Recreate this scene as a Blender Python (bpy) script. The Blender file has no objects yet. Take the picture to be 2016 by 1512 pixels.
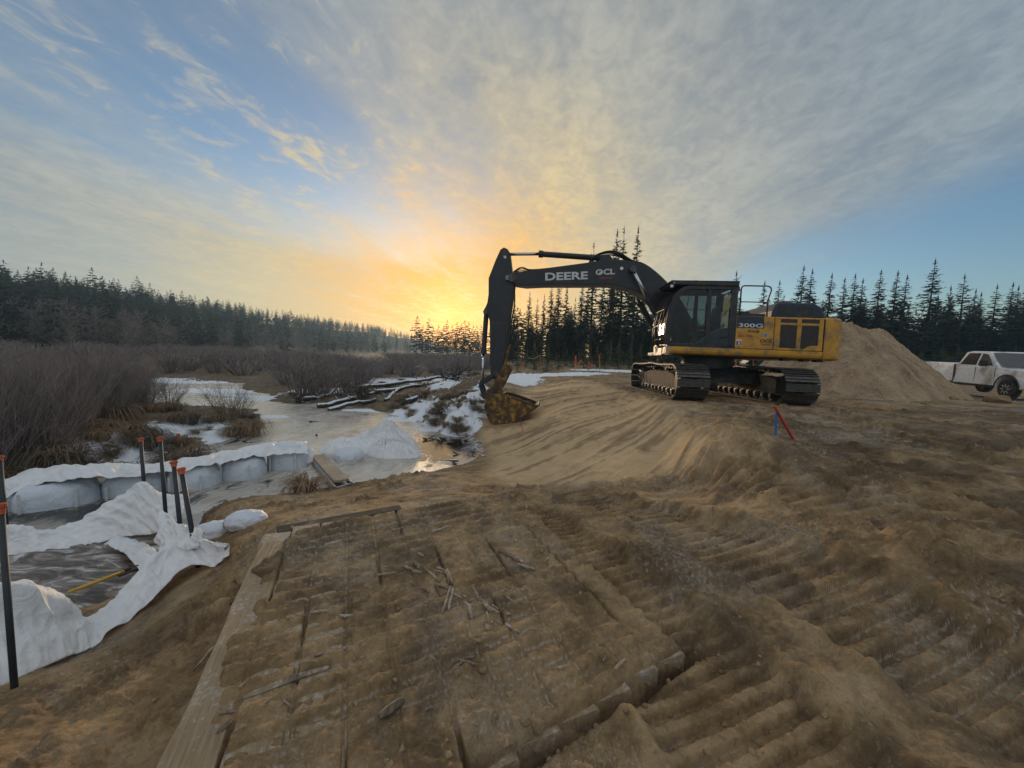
import bpy, bmesh, math, random
import numpy as np
from mathutils import Vector, Matrix
random.seed(7)
R = math.radians
scene = bpy.context.scene
col = scene.collection

# ------------------------------------------------------------------ camera
CAM = np.array([0.0, 0.0, 1.6]); FPX = 757.0
_p, _a = R(4.5), R(2.2)
FWD = np.array([0, math.cos(_p), -math.sin(_p)])
_r0 = np.array([1.0, 0, 0]); _u0 = np.array([0, math.sin(_p), math.cos(_p)])
RGT = math.cos(_a) * _r0 + math.sin(_a) * _u0
UPV = -math.sin(_a) * _r0 + math.cos(_a) * _u0
cd = bpy.data.cameras.new('camera'); cam = bpy.data.objects.new('camera', cd); col.objects.link(cam)
cd.sensor_width = 36.0; cd.lens = 36.0 * FPX / 2016.0; cd.clip_start = 0.05; cd.clip_end = 6000
cam.matrix_world = Matrix(((RGT[0], UPV[0], -FWD[0], CAM[0]), (RGT[1], UPV[1], -FWD[1], CAM[1]),
                           (RGT[2], UPV[2], -FWD[2], CAM[2]), (0, 0, 0, 1)))
scene.camera = cam

# ------------------------------------------------------------------ sky and sun (sunrise under thin broken cloud)
SUN_AZ, SUN_EL = R(-9.0), R(3.5)           # azimuth clockwise from +Y
SUN_DIR = Vector((math.sin(SUN_AZ) * math.cos(SUN_EL), math.cos(SUN_AZ) * math.cos(SUN_EL), math.sin(SUN_EL)))
world = bpy.data.worlds.new('World'); scene.world = world; world.use_nodes = True
wt = world.node_tree; wt.nodes.clear()
def N(t, kind, **kw):
    n = t.nodes.new(kind)
    for k, v in kw.items(): setattr(n, k, v)
    return n
def sock(t, v, s):
    if isinstance(v, (int, float)): s.default_value = v
    elif isinstance(v, (tuple, list)):
        s.default_value = tuple(v) if len(v) == len(s.default_value) else tuple(v) + (1.0,) * (len(s.default_value) - len(v))
    else: t.links.new(v, s)
def M_(t, op, a, b=0.0, c=0.0, clamp=False):
    n = N(t, 'ShaderNodeMath', operation=op, use_clamp=clamp)
    for v, s in zip((a, b, c), n.inputs): sock(t, v, s)
    return n.outputs[0]
def VM(t, op, a, b=(0, 0, 0), out=0):
    n = N(t, 'ShaderNodeVectorMath', operation=op)
    sock(t, a, n.inputs[0]); sock(t, b, n.inputs[1])
    return n.outputs[out]
def MIX(t, f, a, b, mode='MIX'):
    n = N(t, 'ShaderNodeMix', data_type='RGBA', blend_type=mode)
    sock(t, f, n.inputs[0]); sock(t, a, n.inputs[6]); sock(t, b, n.inputs[7])
    return n.outputs[2]
def NOISE(t, vec, scale, detail=4.0, rough=0.5, dist=0.0):
    n = N(t, 'ShaderNodeTexNoise')
    if vec is not None: t.links.new(vec, n.inputs['Vector'])
    n.inputs['Scale'].default_value = scale; n.inputs['Detail'].default_value = detail
    n.inputs['Roughness'].default_value = rough; n.inputs['Distortion'].default_value = dist
    return n.outputs[0]
def RAMP(t, f, stops, interp='LINEAR'):
    n = N(t, 'ShaderNodeValToRGB'); n.color_ramp.interpolation = interp
    e = n.color_ramp.elements
    while len(e) < len(stops): e.new(0.5)
    for el, (p, c) in zip(e, stops):
        el.position = p
        el.color = (c, c, c, 1) if isinstance(c, (int, float)) else tuple(c) + (1,)
    t.links.new(f, n.inputs[0])
    return n.outputs[0]
def SMOOTH(t, v, lo, hi, a=0.0, b=1.0):
    n = N(t, 'ShaderNodeMapRange', interpolation_type='SMOOTHSTEP')
    sock(t, v, n.inputs[0])
    for i, x in enumerate((lo, hi, a, b)): n.inputs[1 + i].default_value = x
    return n.outputs[0]

sky = N(wt, 'ShaderNodeTexSky', sky_type='NISHITA', sun_disc=False)
sky.sun_elevation = SUN_EL; sky.sun_rotation = SUN_AZ; sky.altitude = 600; sky.air_density = 1.0; sky.dust_density = 1.2; sky.ozone_density = 2.5
dirv = VM(wt, 'NORMALIZE', N(wt, 'ShaderNodeTexCoord').outputs['Generated'])
sp = N(wt, 'ShaderNodeSeparateXYZ'); wt.links.new(dirv, sp.inputs[0])
dx, dy, dz = sp.outputs
zc = M_(wt, 'ADD', M_(wt, 'MAXIMUM', dz, 0.0), 0.05)
ux, uy = M_(wt, 'DIVIDE', dx, zc), M_(wt, 'DIVIDE', dy, zc)
cb = N(wt, 'ShaderNodeCombineXYZ'); wt.links.new(ux, cb.inputs[0]); wt.links.new(uy, cb.inputs[1])
uv = cb.outputs[0]
cosun = VM(wt, 'DOT_PRODUCT', dirv, tuple(SUN_DIR), out=1)
ang = M_(wt, 'DIVIDE', M_(wt, 'ARCCOSINE', M_(wt, 'MINIMUM', cosun, 0.99999)), math.pi)      # 0..1 = 0..180 deg
# streaks drawn out along the wind, which blows about along the view
rot = N(wt, 'ShaderNodeMapping'); rot.inputs['Rotation'].default_value = (0, 0, R(8)); wt.links.new(uv, rot.inputs[0])
st = VM(wt, 'MULTIPLY', rot.outputs[0], (1.0, 0.32, 1.0))
rp = VM(wt, 'MULTIPLY', rot.outputs[0], (1.0, 0.75, 1.0))
big = NOISE(wt, st, 0.75, 5, 0.55, 0.6)
mid = NOISE(wt, st, 2.6, 6, 0.6, 0.4)
rip = NOISE(wt, rp, 9.0, 5, 0.62, 0.8)
fine = NOISE(wt, rp, 26.0, 3, 0.6, 0.5)
# cover: a wide veil whose edge runs off to the right of the sun, with thin places on the left
edge = M_(wt, 'SUBTRACT', 2.2, M_(wt, 'ADD', ux, M_(wt, 'MULTIPLY', M_(wt, 'SUBTRACT', big, 0.5), 1.6)))
veil_r = SMOOTH(wt, edge, -0.35, 0.75)
gl = N(wt, 'ShaderNodeVectorMath', operation='LENGTH')
g0 = VM(wt, 'SUBTRACT', uv, (-1.15, 1.75, 0)); g1 = VM(wt, 'MULTIPLY', g0, (1.0, 0.62, 0)); wt.links.new(g1, gl.inputs[0])
gap = SMOOTH(wt, M_(wt, 'ADD', gl.outputs[1], M_(wt, 'MULTIPLY', M_(wt, 'SUBTRACT', mid, 0.5), 1.1)), -0.15, 1.55)
gap = M_(wt, 'MAXIMUM', gap, SMOOTH(wt, M_(wt, 'ADD', M_(wt, 'MULTIPLY', rip, 0.65), M_(wt, 'MULTIPLY', mid, 0.5)), 0.52, 0.74, 0.0, 0.8))
cover = M_(wt, 'MULTIPLY', veil_r, gap)
tex = M_(wt, 'ADD', M_(wt, 'MULTIPLY', rip, 0.55), M_(wt, 'ADD', M_(wt, 'MULTIPLY', mid, 0.55), M_(wt, 'MULTIPLY', fine, 0.25)))
cover = M_(wt, 'MULTIPLY', cover, SMOOTH(wt, tex, 0.38, 0.80, 0.66, 0.93))
shade = SMOOTH(wt, tex, 0.45, 0.90, 0.84, 1.15)
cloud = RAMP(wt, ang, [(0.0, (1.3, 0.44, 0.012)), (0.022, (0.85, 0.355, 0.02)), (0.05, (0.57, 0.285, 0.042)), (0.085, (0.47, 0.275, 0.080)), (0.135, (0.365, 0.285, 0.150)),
                       (0.20, (0.24, 0.23, 0.19)), (0.28, (0.150, 0.168, 0.176)), (0.36, (0.145, 0.178, 0.198)), (0.55, (0.30, 0.315, 0.33)), (1.0, (0.28, 0.29, 0.305))])  # overhead and behind the camera, out of view, cloud brightened to light the ground
cloud = VM(wt, 'SCALE', cloud); wt.nodes[-1].inputs['Scale'].default_value = 1.0; wt.links.new(shade, wt.nodes[-1].inputs['Scale'])
SKY_GAIN = 0.128
clear = MIX(wt, 1.0, sky.outputs[0], (SKY_GAIN,) * 3, 'MULTIPLY')
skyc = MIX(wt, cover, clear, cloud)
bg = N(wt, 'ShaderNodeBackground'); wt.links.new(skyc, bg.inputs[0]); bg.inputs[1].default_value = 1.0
wo = N(wt, 'ShaderNodeOutputWorld'); wt.links.new(bg.outputs[0], wo.inputs[0])

sl = bpy.data.lights.new('sun', 'SUN'); so = bpy.data.objects.new('sun', sl); col.objects.link(so)
sl.energy = 2.0; sl.angle = R(12); sl.color = (1.0, 0.72, 0.45)
so.rotation_euler = (-SUN_DIR).to_track_quat('-Z', 'Y').to_euler()
vs = scene.view_settings
vs.view_transform = 'Standard'; vs.look = 'None'; vs.gamma = 1.0; vs.exposure = 1.0; vs.use_curve_mapping = False

# ------------------------------------------------------------------ helpers
def ray(px, py): return FWD + (px - 1008.0) / FPX * RGT - (py - 756.0) / FPX * UPV
def G(px, py, z):                                   # point of the place at height z
    d = ray(px, py); return CAM + (z - CAM[2]) / d[2] * d
def D(px, py, dep): return CAM + dep * ray(px, py)  # point at a distance along the view axis
_rs = np.random.RandomState(3)
_perm = np.concatenate([_rs.permutation(256)] * 3)
_gr = np.stack([np.cos(np.arange(256) * 2.399), np.sin(np.arange(256) * 2.399)], 1)
def pn(x, y, s=0):                                  # gradient noise, about -0.7..0.7
    x = np.asarray(x, float) + s * 17.31; y = np.asarray(y, float) + s * 5.77
    xi = np.floor(x).astype(int); yi = np.floor(y).astype(int); xf = x - xi; yf = y - yi
    xi &= 255; yi &= 255
    u = xf * xf * xf * (xf * (xf * 6 - 15) + 10); v = yf * yf * yf * (yf * (yf * 6 - 15) + 10)
    def g(ix, iy, fx, fy):
        h = _gr[_perm[_perm[ix & 255] + (iy & 255)]]; return h[..., 0] * fx + h[..., 1] * fy
    a = g(xi, yi, xf, yf); b = g(xi + 1, yi, xf - 1, yf); c = g(xi, yi + 1, xf, yf - 1); d = g(xi + 1, yi + 1, xf - 1, yf - 1)
    return (a + u * (b - a)) * (1 - v) + (c + u * (d - c)) * v
def fbm(x, y, o=4, s=0, g=0.5):
    t = 0; a = 1.0; f = 1.0
    for i in range(o): t = t + a * pn(x * f, y * f, s + i * 3); a *= g; f *= 2.03
    return t
def ss(v, a, b):
    t = np.clip((v - a) / (b - a), 0, 1); return t * t * (3 - 2 * t)
def sdf(poly, x, y):                                # signed distance to a polygon, negative inside
    P = np.asarray(poly, float); d = np.full(np.shape(x), 1e9); ins = np.zeros(np.shape(x), bool)
    for i in range(len(P)):
        a, b = P[i], P[(i + 1) % len(P)]; e = b - a; wx, wy = x - a[0], y - a[1]
        t = np.clip((wx * e[0] + wy * e[1]) / (e @ e), 0, 1)
        d = np.minimum(d, (wx - t * e[0]) ** 2 + (wy - t * e[1]) ** 2)
        c = ((a[1] <= y) & (b[1] > y)) | ((a[1] > y) & (b[1] <= y))
        with np.errstate(divide='ignore', invalid='ignore'):
            ins ^= c & (x < a[0] + (y - a[1]) / (b[1] - a[1] if b[1] != a[1] else 1e-9) * e[0])
    d = np.sqrt(d); return np.where(ins, -d, d)
def segd(a, b, x, y):
    e = np.array(b) - np.array(a); wx, wy = x - a[0], y - a[1]; L = math.hypot(*e)
    t = (wx * e[0] + wy * e[1]) / L; return t, (wy * e[0] - wx * e[1]) / L, L    # along, across, length

def tag(o, label=None, cat=None, group=None, kind=None):
    for k, v in (('label', label), ('category', cat), ('group', group), ('kind', kind)):
        if v: o[k] = v
    return o
def link(o, parent=None):
    col.objects.link(o)
    if parent is not None: o.parent = parent
    return o
def empty(name, loc=(0, 0, 0), rz=0.0):
    o = link(bpy.data.objects.new(name, None)); o.empty_display_size = 0.1
    o.location = loc; o.rotation_euler = (0, 0, rz); return o
def copy_tree(o, parent=None):
    c = o.copy(); link(c, parent)
    for ch in list(o.children): copy_tree(ch, c)
    return c
def mesh_np(name, V, Fq, mat, parent=None, smooth=False, attrs=None):
    """V (n,3), Fq (m,k) equal-sided faces"""
    V = np.asarray(V, np.float32); Fq = np.asarray(Fq, np.int32)
    me = bpy.data.meshes.new(name); k = Fq.shape[1]
    me.vertices.add(len(V)); me.vertices.foreach_set('co', V.ravel())
    me.loops.add(Fq.size); me.loops.foreach_set('vertex_index', Fq.ravel())
    me.polygons.add(len(Fq)); me.polygons.foreach_set('loop_start', np.arange(0, Fq.size, k, dtype=np.int32))
    me.polygons.foreach_set('use_smooth', np.full(len(Fq), smooth))
    me.update(calc_edges=True); me.validate()
    for an, av in (attrs or {}).items():
        at = me.color_attributes.new(an, 'FLOAT_COLOR', 'POINT')
        at.data.foreach_set('color', np.concatenate([av, np.ones((len(av), 4 - av.shape[1]))], 1).astype(np.float32).ravel())
    if mat: me.materials.append(mat)
    return link(bpy.data.objects.new(name, me), parent)
def grid_faces(nu, nv, wrap=False):
    i, j = np.meshgrid(np.arange(nu - (0 if wrap else 1)), np.arange(nv - 1), indexing='ij')
    a = i * nv + j; b = ((i + 1) % nu) * nv + j
    return np.stack([a, b, b + 1, a + 1], -1).reshape(-1, 4)
class MB:
    def __init__(s): s.v = []; s.f = []; s.m = []
    def add(s, vs, fs, mi=0):
        o = len(s.v); s.v += [tuple(map(float, p)) for p in vs]; s.f += [tuple(i + o for i in f) for f in fs]; s.m += [mi] * len(fs); return s
    def box(s, c, d, rz=0, M=None, mi=0):
        x, y, z = (k / 2 for k in d)
        P = [Vector((sx * x, sy * y, sz * z)) for sx in (-1, 1) for sy in (-1, 1) for sz in (-1, 1)]
        if rz: P = [Matrix.Rotation(rz, 3, 'Z') @ p for p in P]
        if M is not None: P = [M @ p for p in P]
        return s.add([p + Vector(c) for p in P], [(0, 1, 3, 2), (4, 6, 7, 5), (0, 4, 5, 1), (2, 3, 7, 6), (0, 2, 6, 4), (1, 5, 7, 3)], mi)
    def prism(s, out, y0, y1, mi=0, f=None):         # outline in (x,z) pushed from y0 to y1
        n = len(out); f = f or (lambda x, y, z: (x, y, z))
        a = sum(out[i][0] * out[(i + 1) % n][1] - out[(i + 1) % n][0] * out[i][1] for i in range(n))
        if a < 0: out = out[::-1]
        vs = [f(x, y0, z) for x, z in out] + [f(x, y1, z) for x, z in out]
        fs = [tuple(range(n)), tuple(range(2 * n - 1, n - 1, -1))] if y0 < y1 else [tuple(range(n - 1, -1, -1)), tuple(range(n, 2 * n))]
        for i in range(n):
            j = (i + 1) % n
            fs.append((i, i + n, j + n, j) if y0 < y1 else (i, j, j + n, i + n))
        return s.add(vs, fs, mi)
    def tube(s, path, r, n=8, mi=0, cap=True):
        P = [Vector(p) for p in path]; k = len(P); rr = r if isinstance(r, (list, tuple)) else [r] * k
        vs = []; up = Vector((0.3, 0.5, 0.8)).normalized()
        t0 = (P[1] - P[0]).normalized(); a = t0.cross(up)
        if a.length < 1e-3: a = t0.cross(Vector((1, 0, 0)))
        a.normalize()
        for i in range(k):
            t = (P[min(i + 1, k - 1)] - P[max(i - 1, 0)])
            t = t.normalized() if t.length > 1e-9 else t0
            a = (a - t * a.dot(t)); a = a.normalized() if a.length > 1e-6 else t.orthogonal().normalized()
            b = t.cross(a)
            vs += [P[i] + (a * math.cos(2 * math.pi * q / n) + b * math.sin(2 * math.pi * q / n)) * rr[i] for q in range(n)]
        fs = [(i * n + q, i * n + (q + 1) % n, (i + 1) * n + (q + 1) % n, (i + 1) * n + q) for i in range(k - 1) for q in range(n)]
        if cap: fs += [tuple(range(n - 1, -1, -1)), tuple((k - 1) * n + q for q in range(n))]
        return s.add(vs, fs, mi)
    def cyl(s, p0, p1, r, n=14, mi=0): return s.tube([p0, p1], r, n, mi)
    def lathe(s, prof, origin, axis, n=20, mi=0):    # prof: (radius, along)
        ax = Vector(axis).normalized(); a = ax.orthogonal().normalized(); b = ax.cross(a); o = Vector(origin)
        vs = [o + ax * h + (a * math.cos(2 * math.pi * q / n) + b * math.sin(2 * math.pi * q / n)) * r for r, h in prof for q in range(n)]
        k = len(prof)
        fs = [(i * n + q, i * n + (q + 1) % n, (i + 1) * n + (q + 1) % n, (i + 1) * n + q) for i in range(k - 1) for q in range(n)]
        fs += [tuple(range(n - 1, -1, -1)), tuple((k - 1) * n + q for q in range(n))]
        return s.add(vs, fs, mi)
    def build(s, name, mat, parent=None, smooth=False, bevel=0.0, seg=2, fix=True):
        me = bpy.data.meshes.new(name); me.from_pydata(s.v, [], s.f)
        mats = mat if isinstance(mat, (list, tuple)) else [mat]
        for m in mats: me.materials.append(m)
        me.polygons.foreach_set('material_index', s.m)
        if fix:
            b = bmesh.new(); b.from_mesh(me); bmesh.ops.recalc_face_normals(b, faces=b.faces); b.to_mesh(me); b.free()
        if smooth: me.polygons.foreach_set('use_smooth', [True] * len(me.polygons))
        me.update()
        o = link(bpy.data.objects.new(name, me), parent)
        if bevel:
            md = o.modifiers.new('bevel', 'BEVEL'); md.width = bevel; md.segments = seg; md.limit_method = 'ANGLE'; md.angle_limit = R(35)
        return o
def catmull(P, n):
    P = np.asarray(P, float); k = len(P)
    Q = np.concatenate([[2 * P[0] - P[1]], P, [2 * P[-1] - P[-2]]])
    t = np.linspace(0, k - 1 - 1e-9, n); i = t.astype(int); f = (t - i)[:, None]
    a, b, c, d = Q[i], Q[i + 1], Q[i + 2], Q[i + 3]
    return 0.5 * (2 * b + (c - a) * f + (2 * a - 5 * b + 4 * c - d) * f ** 2 + (3 * b - a - 3 * c + d) * f ** 3)

# ------------------------------------------------------------------ materials
def mat(name, color, rough=0.6, metal=0.0, spec=None, var=0.0, vscale=6.0, dirt=None, dirt_amt=0.0, dscale=3.0, bump=0.0, bscale=40.0, sheen=None):
    m = bpy.data.materials.new(name); m.use_nodes = True; t = m.node_tree
    b = t.nodes['Principled BSDF']; b.inputs['Roughness'].default_value = rough; b.inputs['Metallic'].default_value = metal
    if spec is not None: b.inputs['Specular IOR Level'].default_value = spec
    oc = N(t, 'ShaderNodeTexCoord').outputs['Object']; c = None
    if var:
        n = NOISE(t, oc, vscale, 5, 0.6)
        lo = tuple(k * (1 - var) for k in color); hi = tuple(min(1, k * (1 + var)) for k in color)
        c = RAMP(t, n, [(0.3, lo), (0.7, hi)])
    if dirt:
        n = NOISE(t, oc, dscale, 7, 0.65, 0.3)
        f = SMOOTH(t, n, 0.62 - dirt_amt * 0.5, 0.80 - dirt_amt * 0.35)
        c = MIX(t, f, c if c is not None else color, dirt)
        rr = M_(t, 'ADD', M_(t, 'MULTIPLY', f, 0.9 - rough), rough); t.links.new(rr, b.inputs['Roughness'])
    if c is None: b.inputs['Base Color'].default_value = tuple(color) + (1,)
    else: t.links.new(c, b.inputs['Base Color'])
    if bump:
        bn = N(t, 'ShaderNodeBump'); bn.inputs['Strength'].default_value = bump; bn.inputs['Distance'].default_value = 0.02
        t.links.new(NOISE(t, oc, bscale, 5, 0.6), bn.inputs['Height']); t.links.new(bn.outputs[0], b.inputs['Normal'])
    return m
def snowy(name, color, amt=0.5, rough=0.85, var=0.3, vscale=8.0, nscale=3.0):   # bark or wood with snow lying on what faces up
    m = mat(name, color, rough, var=var, vscale=vscale); t = m.node_tree; b = t.nodes['Principled BSDF']
    g = N(t, 'ShaderNodeNewGeometry'); s = N(t, 'ShaderNodeSeparateXYZ'); t.links.new(g.outputs['Normal'], s.inputs[0])
    n = NOISE(t, g.outputs['Position'], nscale, 5, 0.6)
    f = SMOOTH(t, M_(t, 'ADD', s.outputs[2], M_(t, 'MULTIPLY', M_(t, 'SUBTRACT', n, 0.5), 1.2)), 1.05 - amt, 1.2 - amt)
    old = b.inputs['Base Color'].links[0].from_socket
    t.links.new(MIX(t, f, old, (0.75, 0.78, 0.82)), b.inputs['Base Color'])
    return m
def translucent(m, amt, color):
    t = m.node_tree; b = t.nodes['Principled BSDF']; o = t.nodes['Material Output']
    tr = N(t, 'ShaderNodeBsdfTranslucent'); tr.inputs[0].default_value = tuple(color) + (1,)
    mx = N(t, 'ShaderNodeMixShader'); mx.inputs[0].default_value = amt
    t.links.new(b.outputs[0], mx.inputs[1]); t.links.new(tr.outputs[0], mx.inputs[2]); t.links.new(mx.outputs[0], o.inputs[0])
    return m

# ------------------------------------------------------------------ ground
WATER = -1.0
EXC = np.array([5.983, 11.910, 0.536])
MAT_U = np.array([math.cos(R(32)), math.sin(R(32))]); MAT_V = np.array([math.cos(R(113)), math.sin(R(113))])
cp = []
for px, py, z in [
    # pad near the feet, mats
    (1008, 1512, -.02), (330, 1512, -.06), (0, 1512, -.2), (600, 1400, -.04), (700, 1200, -.04), (900, 1100, -.06), (785, 1005, -.12), (545, 1056, -.13),
    (1300, 1300, 0), (1400, 1100, .05), (1100, 1200, -.02), (1150, 1050, -.10),
    (1560, 1512, .02), (1560, 1200, .1), (1560, 1000, .22), (1800, 1200, .17), (1990, 1400, .12), (1900, 1000, .32), (1800, 1105, .28),
    # left edge of the pad down to the ponded corner
    (0, 1345, -.5), (100, 1400, -.36), (180, 1275, -.6), (300, 1185, -.64), (455, 1096, -.42), (380, 1250, -.25), (455, 1045, -.52), (510, 1030, -.40),
    (560, 1005, -.55), (640, 985, -.68), (800, 960, -.6), (900, 950, -.55), (700, 1000, -.32),
    # near shore
    (440, 990, -1), (500, 978, -.98), (560, 972, -1), (640, 962, -1), (720, 948, -1), (800, 935, -1), (900, 915, -1), (950, 890, -1), (957, 880, -1), (945, 868, -1), (905, 856, -1),
    (400, 1010, -1), (375, 1050, -1.02),
    # sand slope
    (1000, 938, -.70), (1000, 880, -.84), (1000, 842, -.66), (1042, 822, -.42), (1030, 800, -.34), (1060, 765, 0.0), (1100, 962, -.42), (1100, 900, -.46), (1100, 850, -.27), (1100, 800, -.03), (1180, 955, -.36), (1180, 1000, -.2), (1100, 762, .3), (1130, 746, .5),
    (1000, 750, .25), (1180, 742, .52), (1250, 948, -.27), (1250, 900, -.13), (1250, 850, .04), (1250, 800, .30), (1220, 760, .53), (1330, 800, .52), (1380, 845, .49), (1430, 880, .44), (1480, 905, .38), (1400, 940, .06), (1330, 935, -.13), (1330, 880, .08), (1300, 1000, -.06),
    (1400, 800, .53), (1560, 806, .535), (1560, 870, .42), (1640, 850, .45), (1800, 790, .5), (1800, 900, .4), (1990, 800, .5), (1990, 880, .42), (1700, 780, .5),
    # far right-hand bank under snow
    (870, 850, -1), (830, 834, -1), (800, 825, -1), (740, 808, -1), (690, 800, -1), (640, 796, -1), (580, 794, -1), (520, 790, -1), (470, 768, -1), (390, 750, -1), (330, 742, -1),
    (900, 820, -.45), (930, 790, -.1), (950, 755, .22), (860, 800, -.45), (880, 770, -.2), (800, 800, -.75), (760, 785, -.7), (700, 780, -.75), (600, 770, -.75), (820, 765, -.5), (1060, 738, .42), (900, 742, .1),
    # left bank
    (510, 845, -1), (470, 860, -1), (420, 872, -1), (330, 895, -1), (200, 928, -1), (100, 938, -1), (0, 955, -1),
    (480, 815, -.72), (400, 850, -.78), (300, 875, -.78), (200, 895, -.75), (80, 905, -.72), (0, 900, -.65), (200, 840, -.6), (60, 820, -.55), (400, 800, -.7)]:
    p = G(px, py, z); cp.append((p[0], p[1], z))
for px, py in [(400, 762), (480, 785), (560, 820), (600, 850), (700, 840), (800, 860), (860, 880), (700, 915), (560, 935), (430, 950), (300, 970), (100, 1010), (0, 1030), (0, 1120), (120, 1120), (260, 1075), (330, 1040), (880, 895)]:
    p = G(px, py, WATER); cp.append((p[0], p[1], -1.32))
for x, y, z in [(4.2, 14.2, .5), (7.7, 14, .5), (7.9, 9.6, .54), (4.1, 9.8, .53), (10, 12, .52), (5.8, 17, .52), (2, 24, .45), (1, 32, .45), (-3, 26, -.35), (-6, 24, -.7), (-5, 40, -.7), (4, 60, .5), (15, 25, .5), (24, 20, .46),
                (30, 40, .5), (60, 30, .6), (-2, 60, -.3), (-10, 60, -.8), (-40, 60, -.8), (-30, 30, -.75), (-20, 40, -.8), (-40, 20, -.7), (-60, 40, -.7), (-15, 12, -.6), (-25, 15, -.6), (-14, 7, -.6), (-14, 3, -.5), (-8, 1, -.4),
                (10, 2, .35), (15, 8, .5), (30, 12, .5), (10, 120, .5), (60, 110, .6), (-30, 120, -.8), (-90, 100, -.8), (110, 60, .6), (-110, 60, -.7), (-12, 30, -.75), (-12, 22, -.8), (-16, 26, -.85)]:
    cp.append((x, y, z))
cp = np.array(cp)
def _lp(x, y):
    th = np.clip(np.arctan2(x, np.maximum(y, -1e6)), -1.35, 1.35); r = np.clip(np.hypot(x, y), 1.0, 130.0)
    return th * 1.6, np.log(r)
_ca, _cl = _lp(cp[:, 0], cp[:, 1])
def _U(d2): return np.where(d2 > 1e-12, d2 * np.log(d2 + 1e-12), 0.0)
_n = len(cp); _K = _U((_ca[:, None] - _ca) ** 2 + (_cl[:, None] - _cl) ** 2) + np.eye(_n) * 4e-3
_A = np.zeros((_n + 3, _n + 3)); _A[:_n, :_n] = _K; _A[:_n, _n:] = np.stack([np.ones(_n), _ca, _cl], 1); _A[_n:, :_n] = _A[:_n, _n:].T
_w = np.linalg.solve(_A, np.concatenate([cp[:, 2], [0, 0, 0]]))
def _tps(a, l):
    return _U((a[:, None] - _ca) ** 2 + (l[:, None] - _cl) ** 2) @ _w[:_n] + _w[_n] + _w[_n + 1] * a + _w[_n + 2] * l
_GA, _GL = 420, 300
_ga = np.linspace(-1.35 * 1.6, 1.35 * 1.6, _GA); _gl = np.linspace(0, math.log(130.0), _GL)
_bt = np.array([_tps(np.full(_GL, a), _gl) for a in _ga])
def base_h(x, y):
    a, l = _lp(x, y)
    i = np.clip((a - _ga[0]) / (_ga[1] - _ga[0]), 0, _GA - 1.001); j = np.clip(l / _gl[1], 0, _GL - 1.001)
    i0 = i.astype(int); j0 = j.astype(int); fi = i - i0; fj = j - j0
    o = (_bt[i0, j0] * (1 - fi) + _bt[i0 + 1, j0] * fi) * (1 - fj) + (_bt[i0, j0 + 1] * (1 - fi) + _bt[i0 + 1, j0 + 1] * fi) * fj
    return np.clip(o, -1.6, 1.0)
def wpt(*pts): return [tuple(G(a, b, c)[:2]) for a, b, c in pts]
SLOPE = wpt((960, 893, -1), (960, 940, -.75), (1010, 955, -.5), (1200, 950, -.33), (1330, 932, -.1), (1430, 890, .4)) + [(3.75, 9.0), (3.7, 12.5), (3.3, 16.5)] + wpt((1130, 748, .5), (1060, 758, .1), (1000, 800, -.4), (930, 850, -.9))
BOG = [(-400, -60), (-9, 0)] + wpt((0, 955, -1), (200, 926, -1), (420, 871, -1), (512, 842, -1)) + [(-9, 15)] + wpt((690, 800, -1), (800, 825, -1), (900, 858, -.98), (935, 835, -.5)) + [(-.9, 15.5), (-.4, 19), (3, 26), (7, 40), (26, 130), (60, 700), (-900, 900)]
ROAD = [(2.4, 1.5), (2.8, 2.7), (4.3, 5.9), (6, 8.4), (10, 10.2), (16, 12.6), (30, 14.5), (40, 0), (6, -4)]
MATC = np.array(wpt((1345, 1275, 0))[0])             # near right-hand corner of the mat
def mat_uv(x, y):                                    # metres left of the corner along the end, metres along the planks
    ex, ey = x - MATC[0], y - MATC[1]; det = MAT_U[0] * MAT_V[1] - MAT_U[1] * MAT_V[0]
    return -(ex * MAT_V[1] - ey * MAT_V[0]) / det, (MAT_U[0] * ey - MAT_U[1] * ex) / det
MAT_W, MAT_L = 2.42, 2.55
TRACKS = [  # start, end, half width, shoe pitch, depth  (marks left by crawler tracks)
    ((1.55, .2), (.05, 4.6), .42, .11, .026), ((2.75, .3), (1.2, 5.2), .42, .15, .030), ((-.5, .5), (-1.6, 3.6), .30, .095, .017), ((3.9, .6), (2.6, 6.4), .42, .17, .028),
    ((5.0, 2.2), (4.75, 9.4), .40, .17, .026), ((7.4, 2.2), (7.25, 9.4), .40, .17, .026), ((9.2, 3), (10.4, 16), .42, .17, .022), ((6.2, 3), (6.4, 8.5), .4, .2, .016),
    ((11.8, 4), (13.2, 13), .42, .17, .022), ((1.9, 3.2), (.2, 7.6), .36, .15, .02), ((4.6, 1.2), (3.6, 4.6), .36, .19, .03)]
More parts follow.
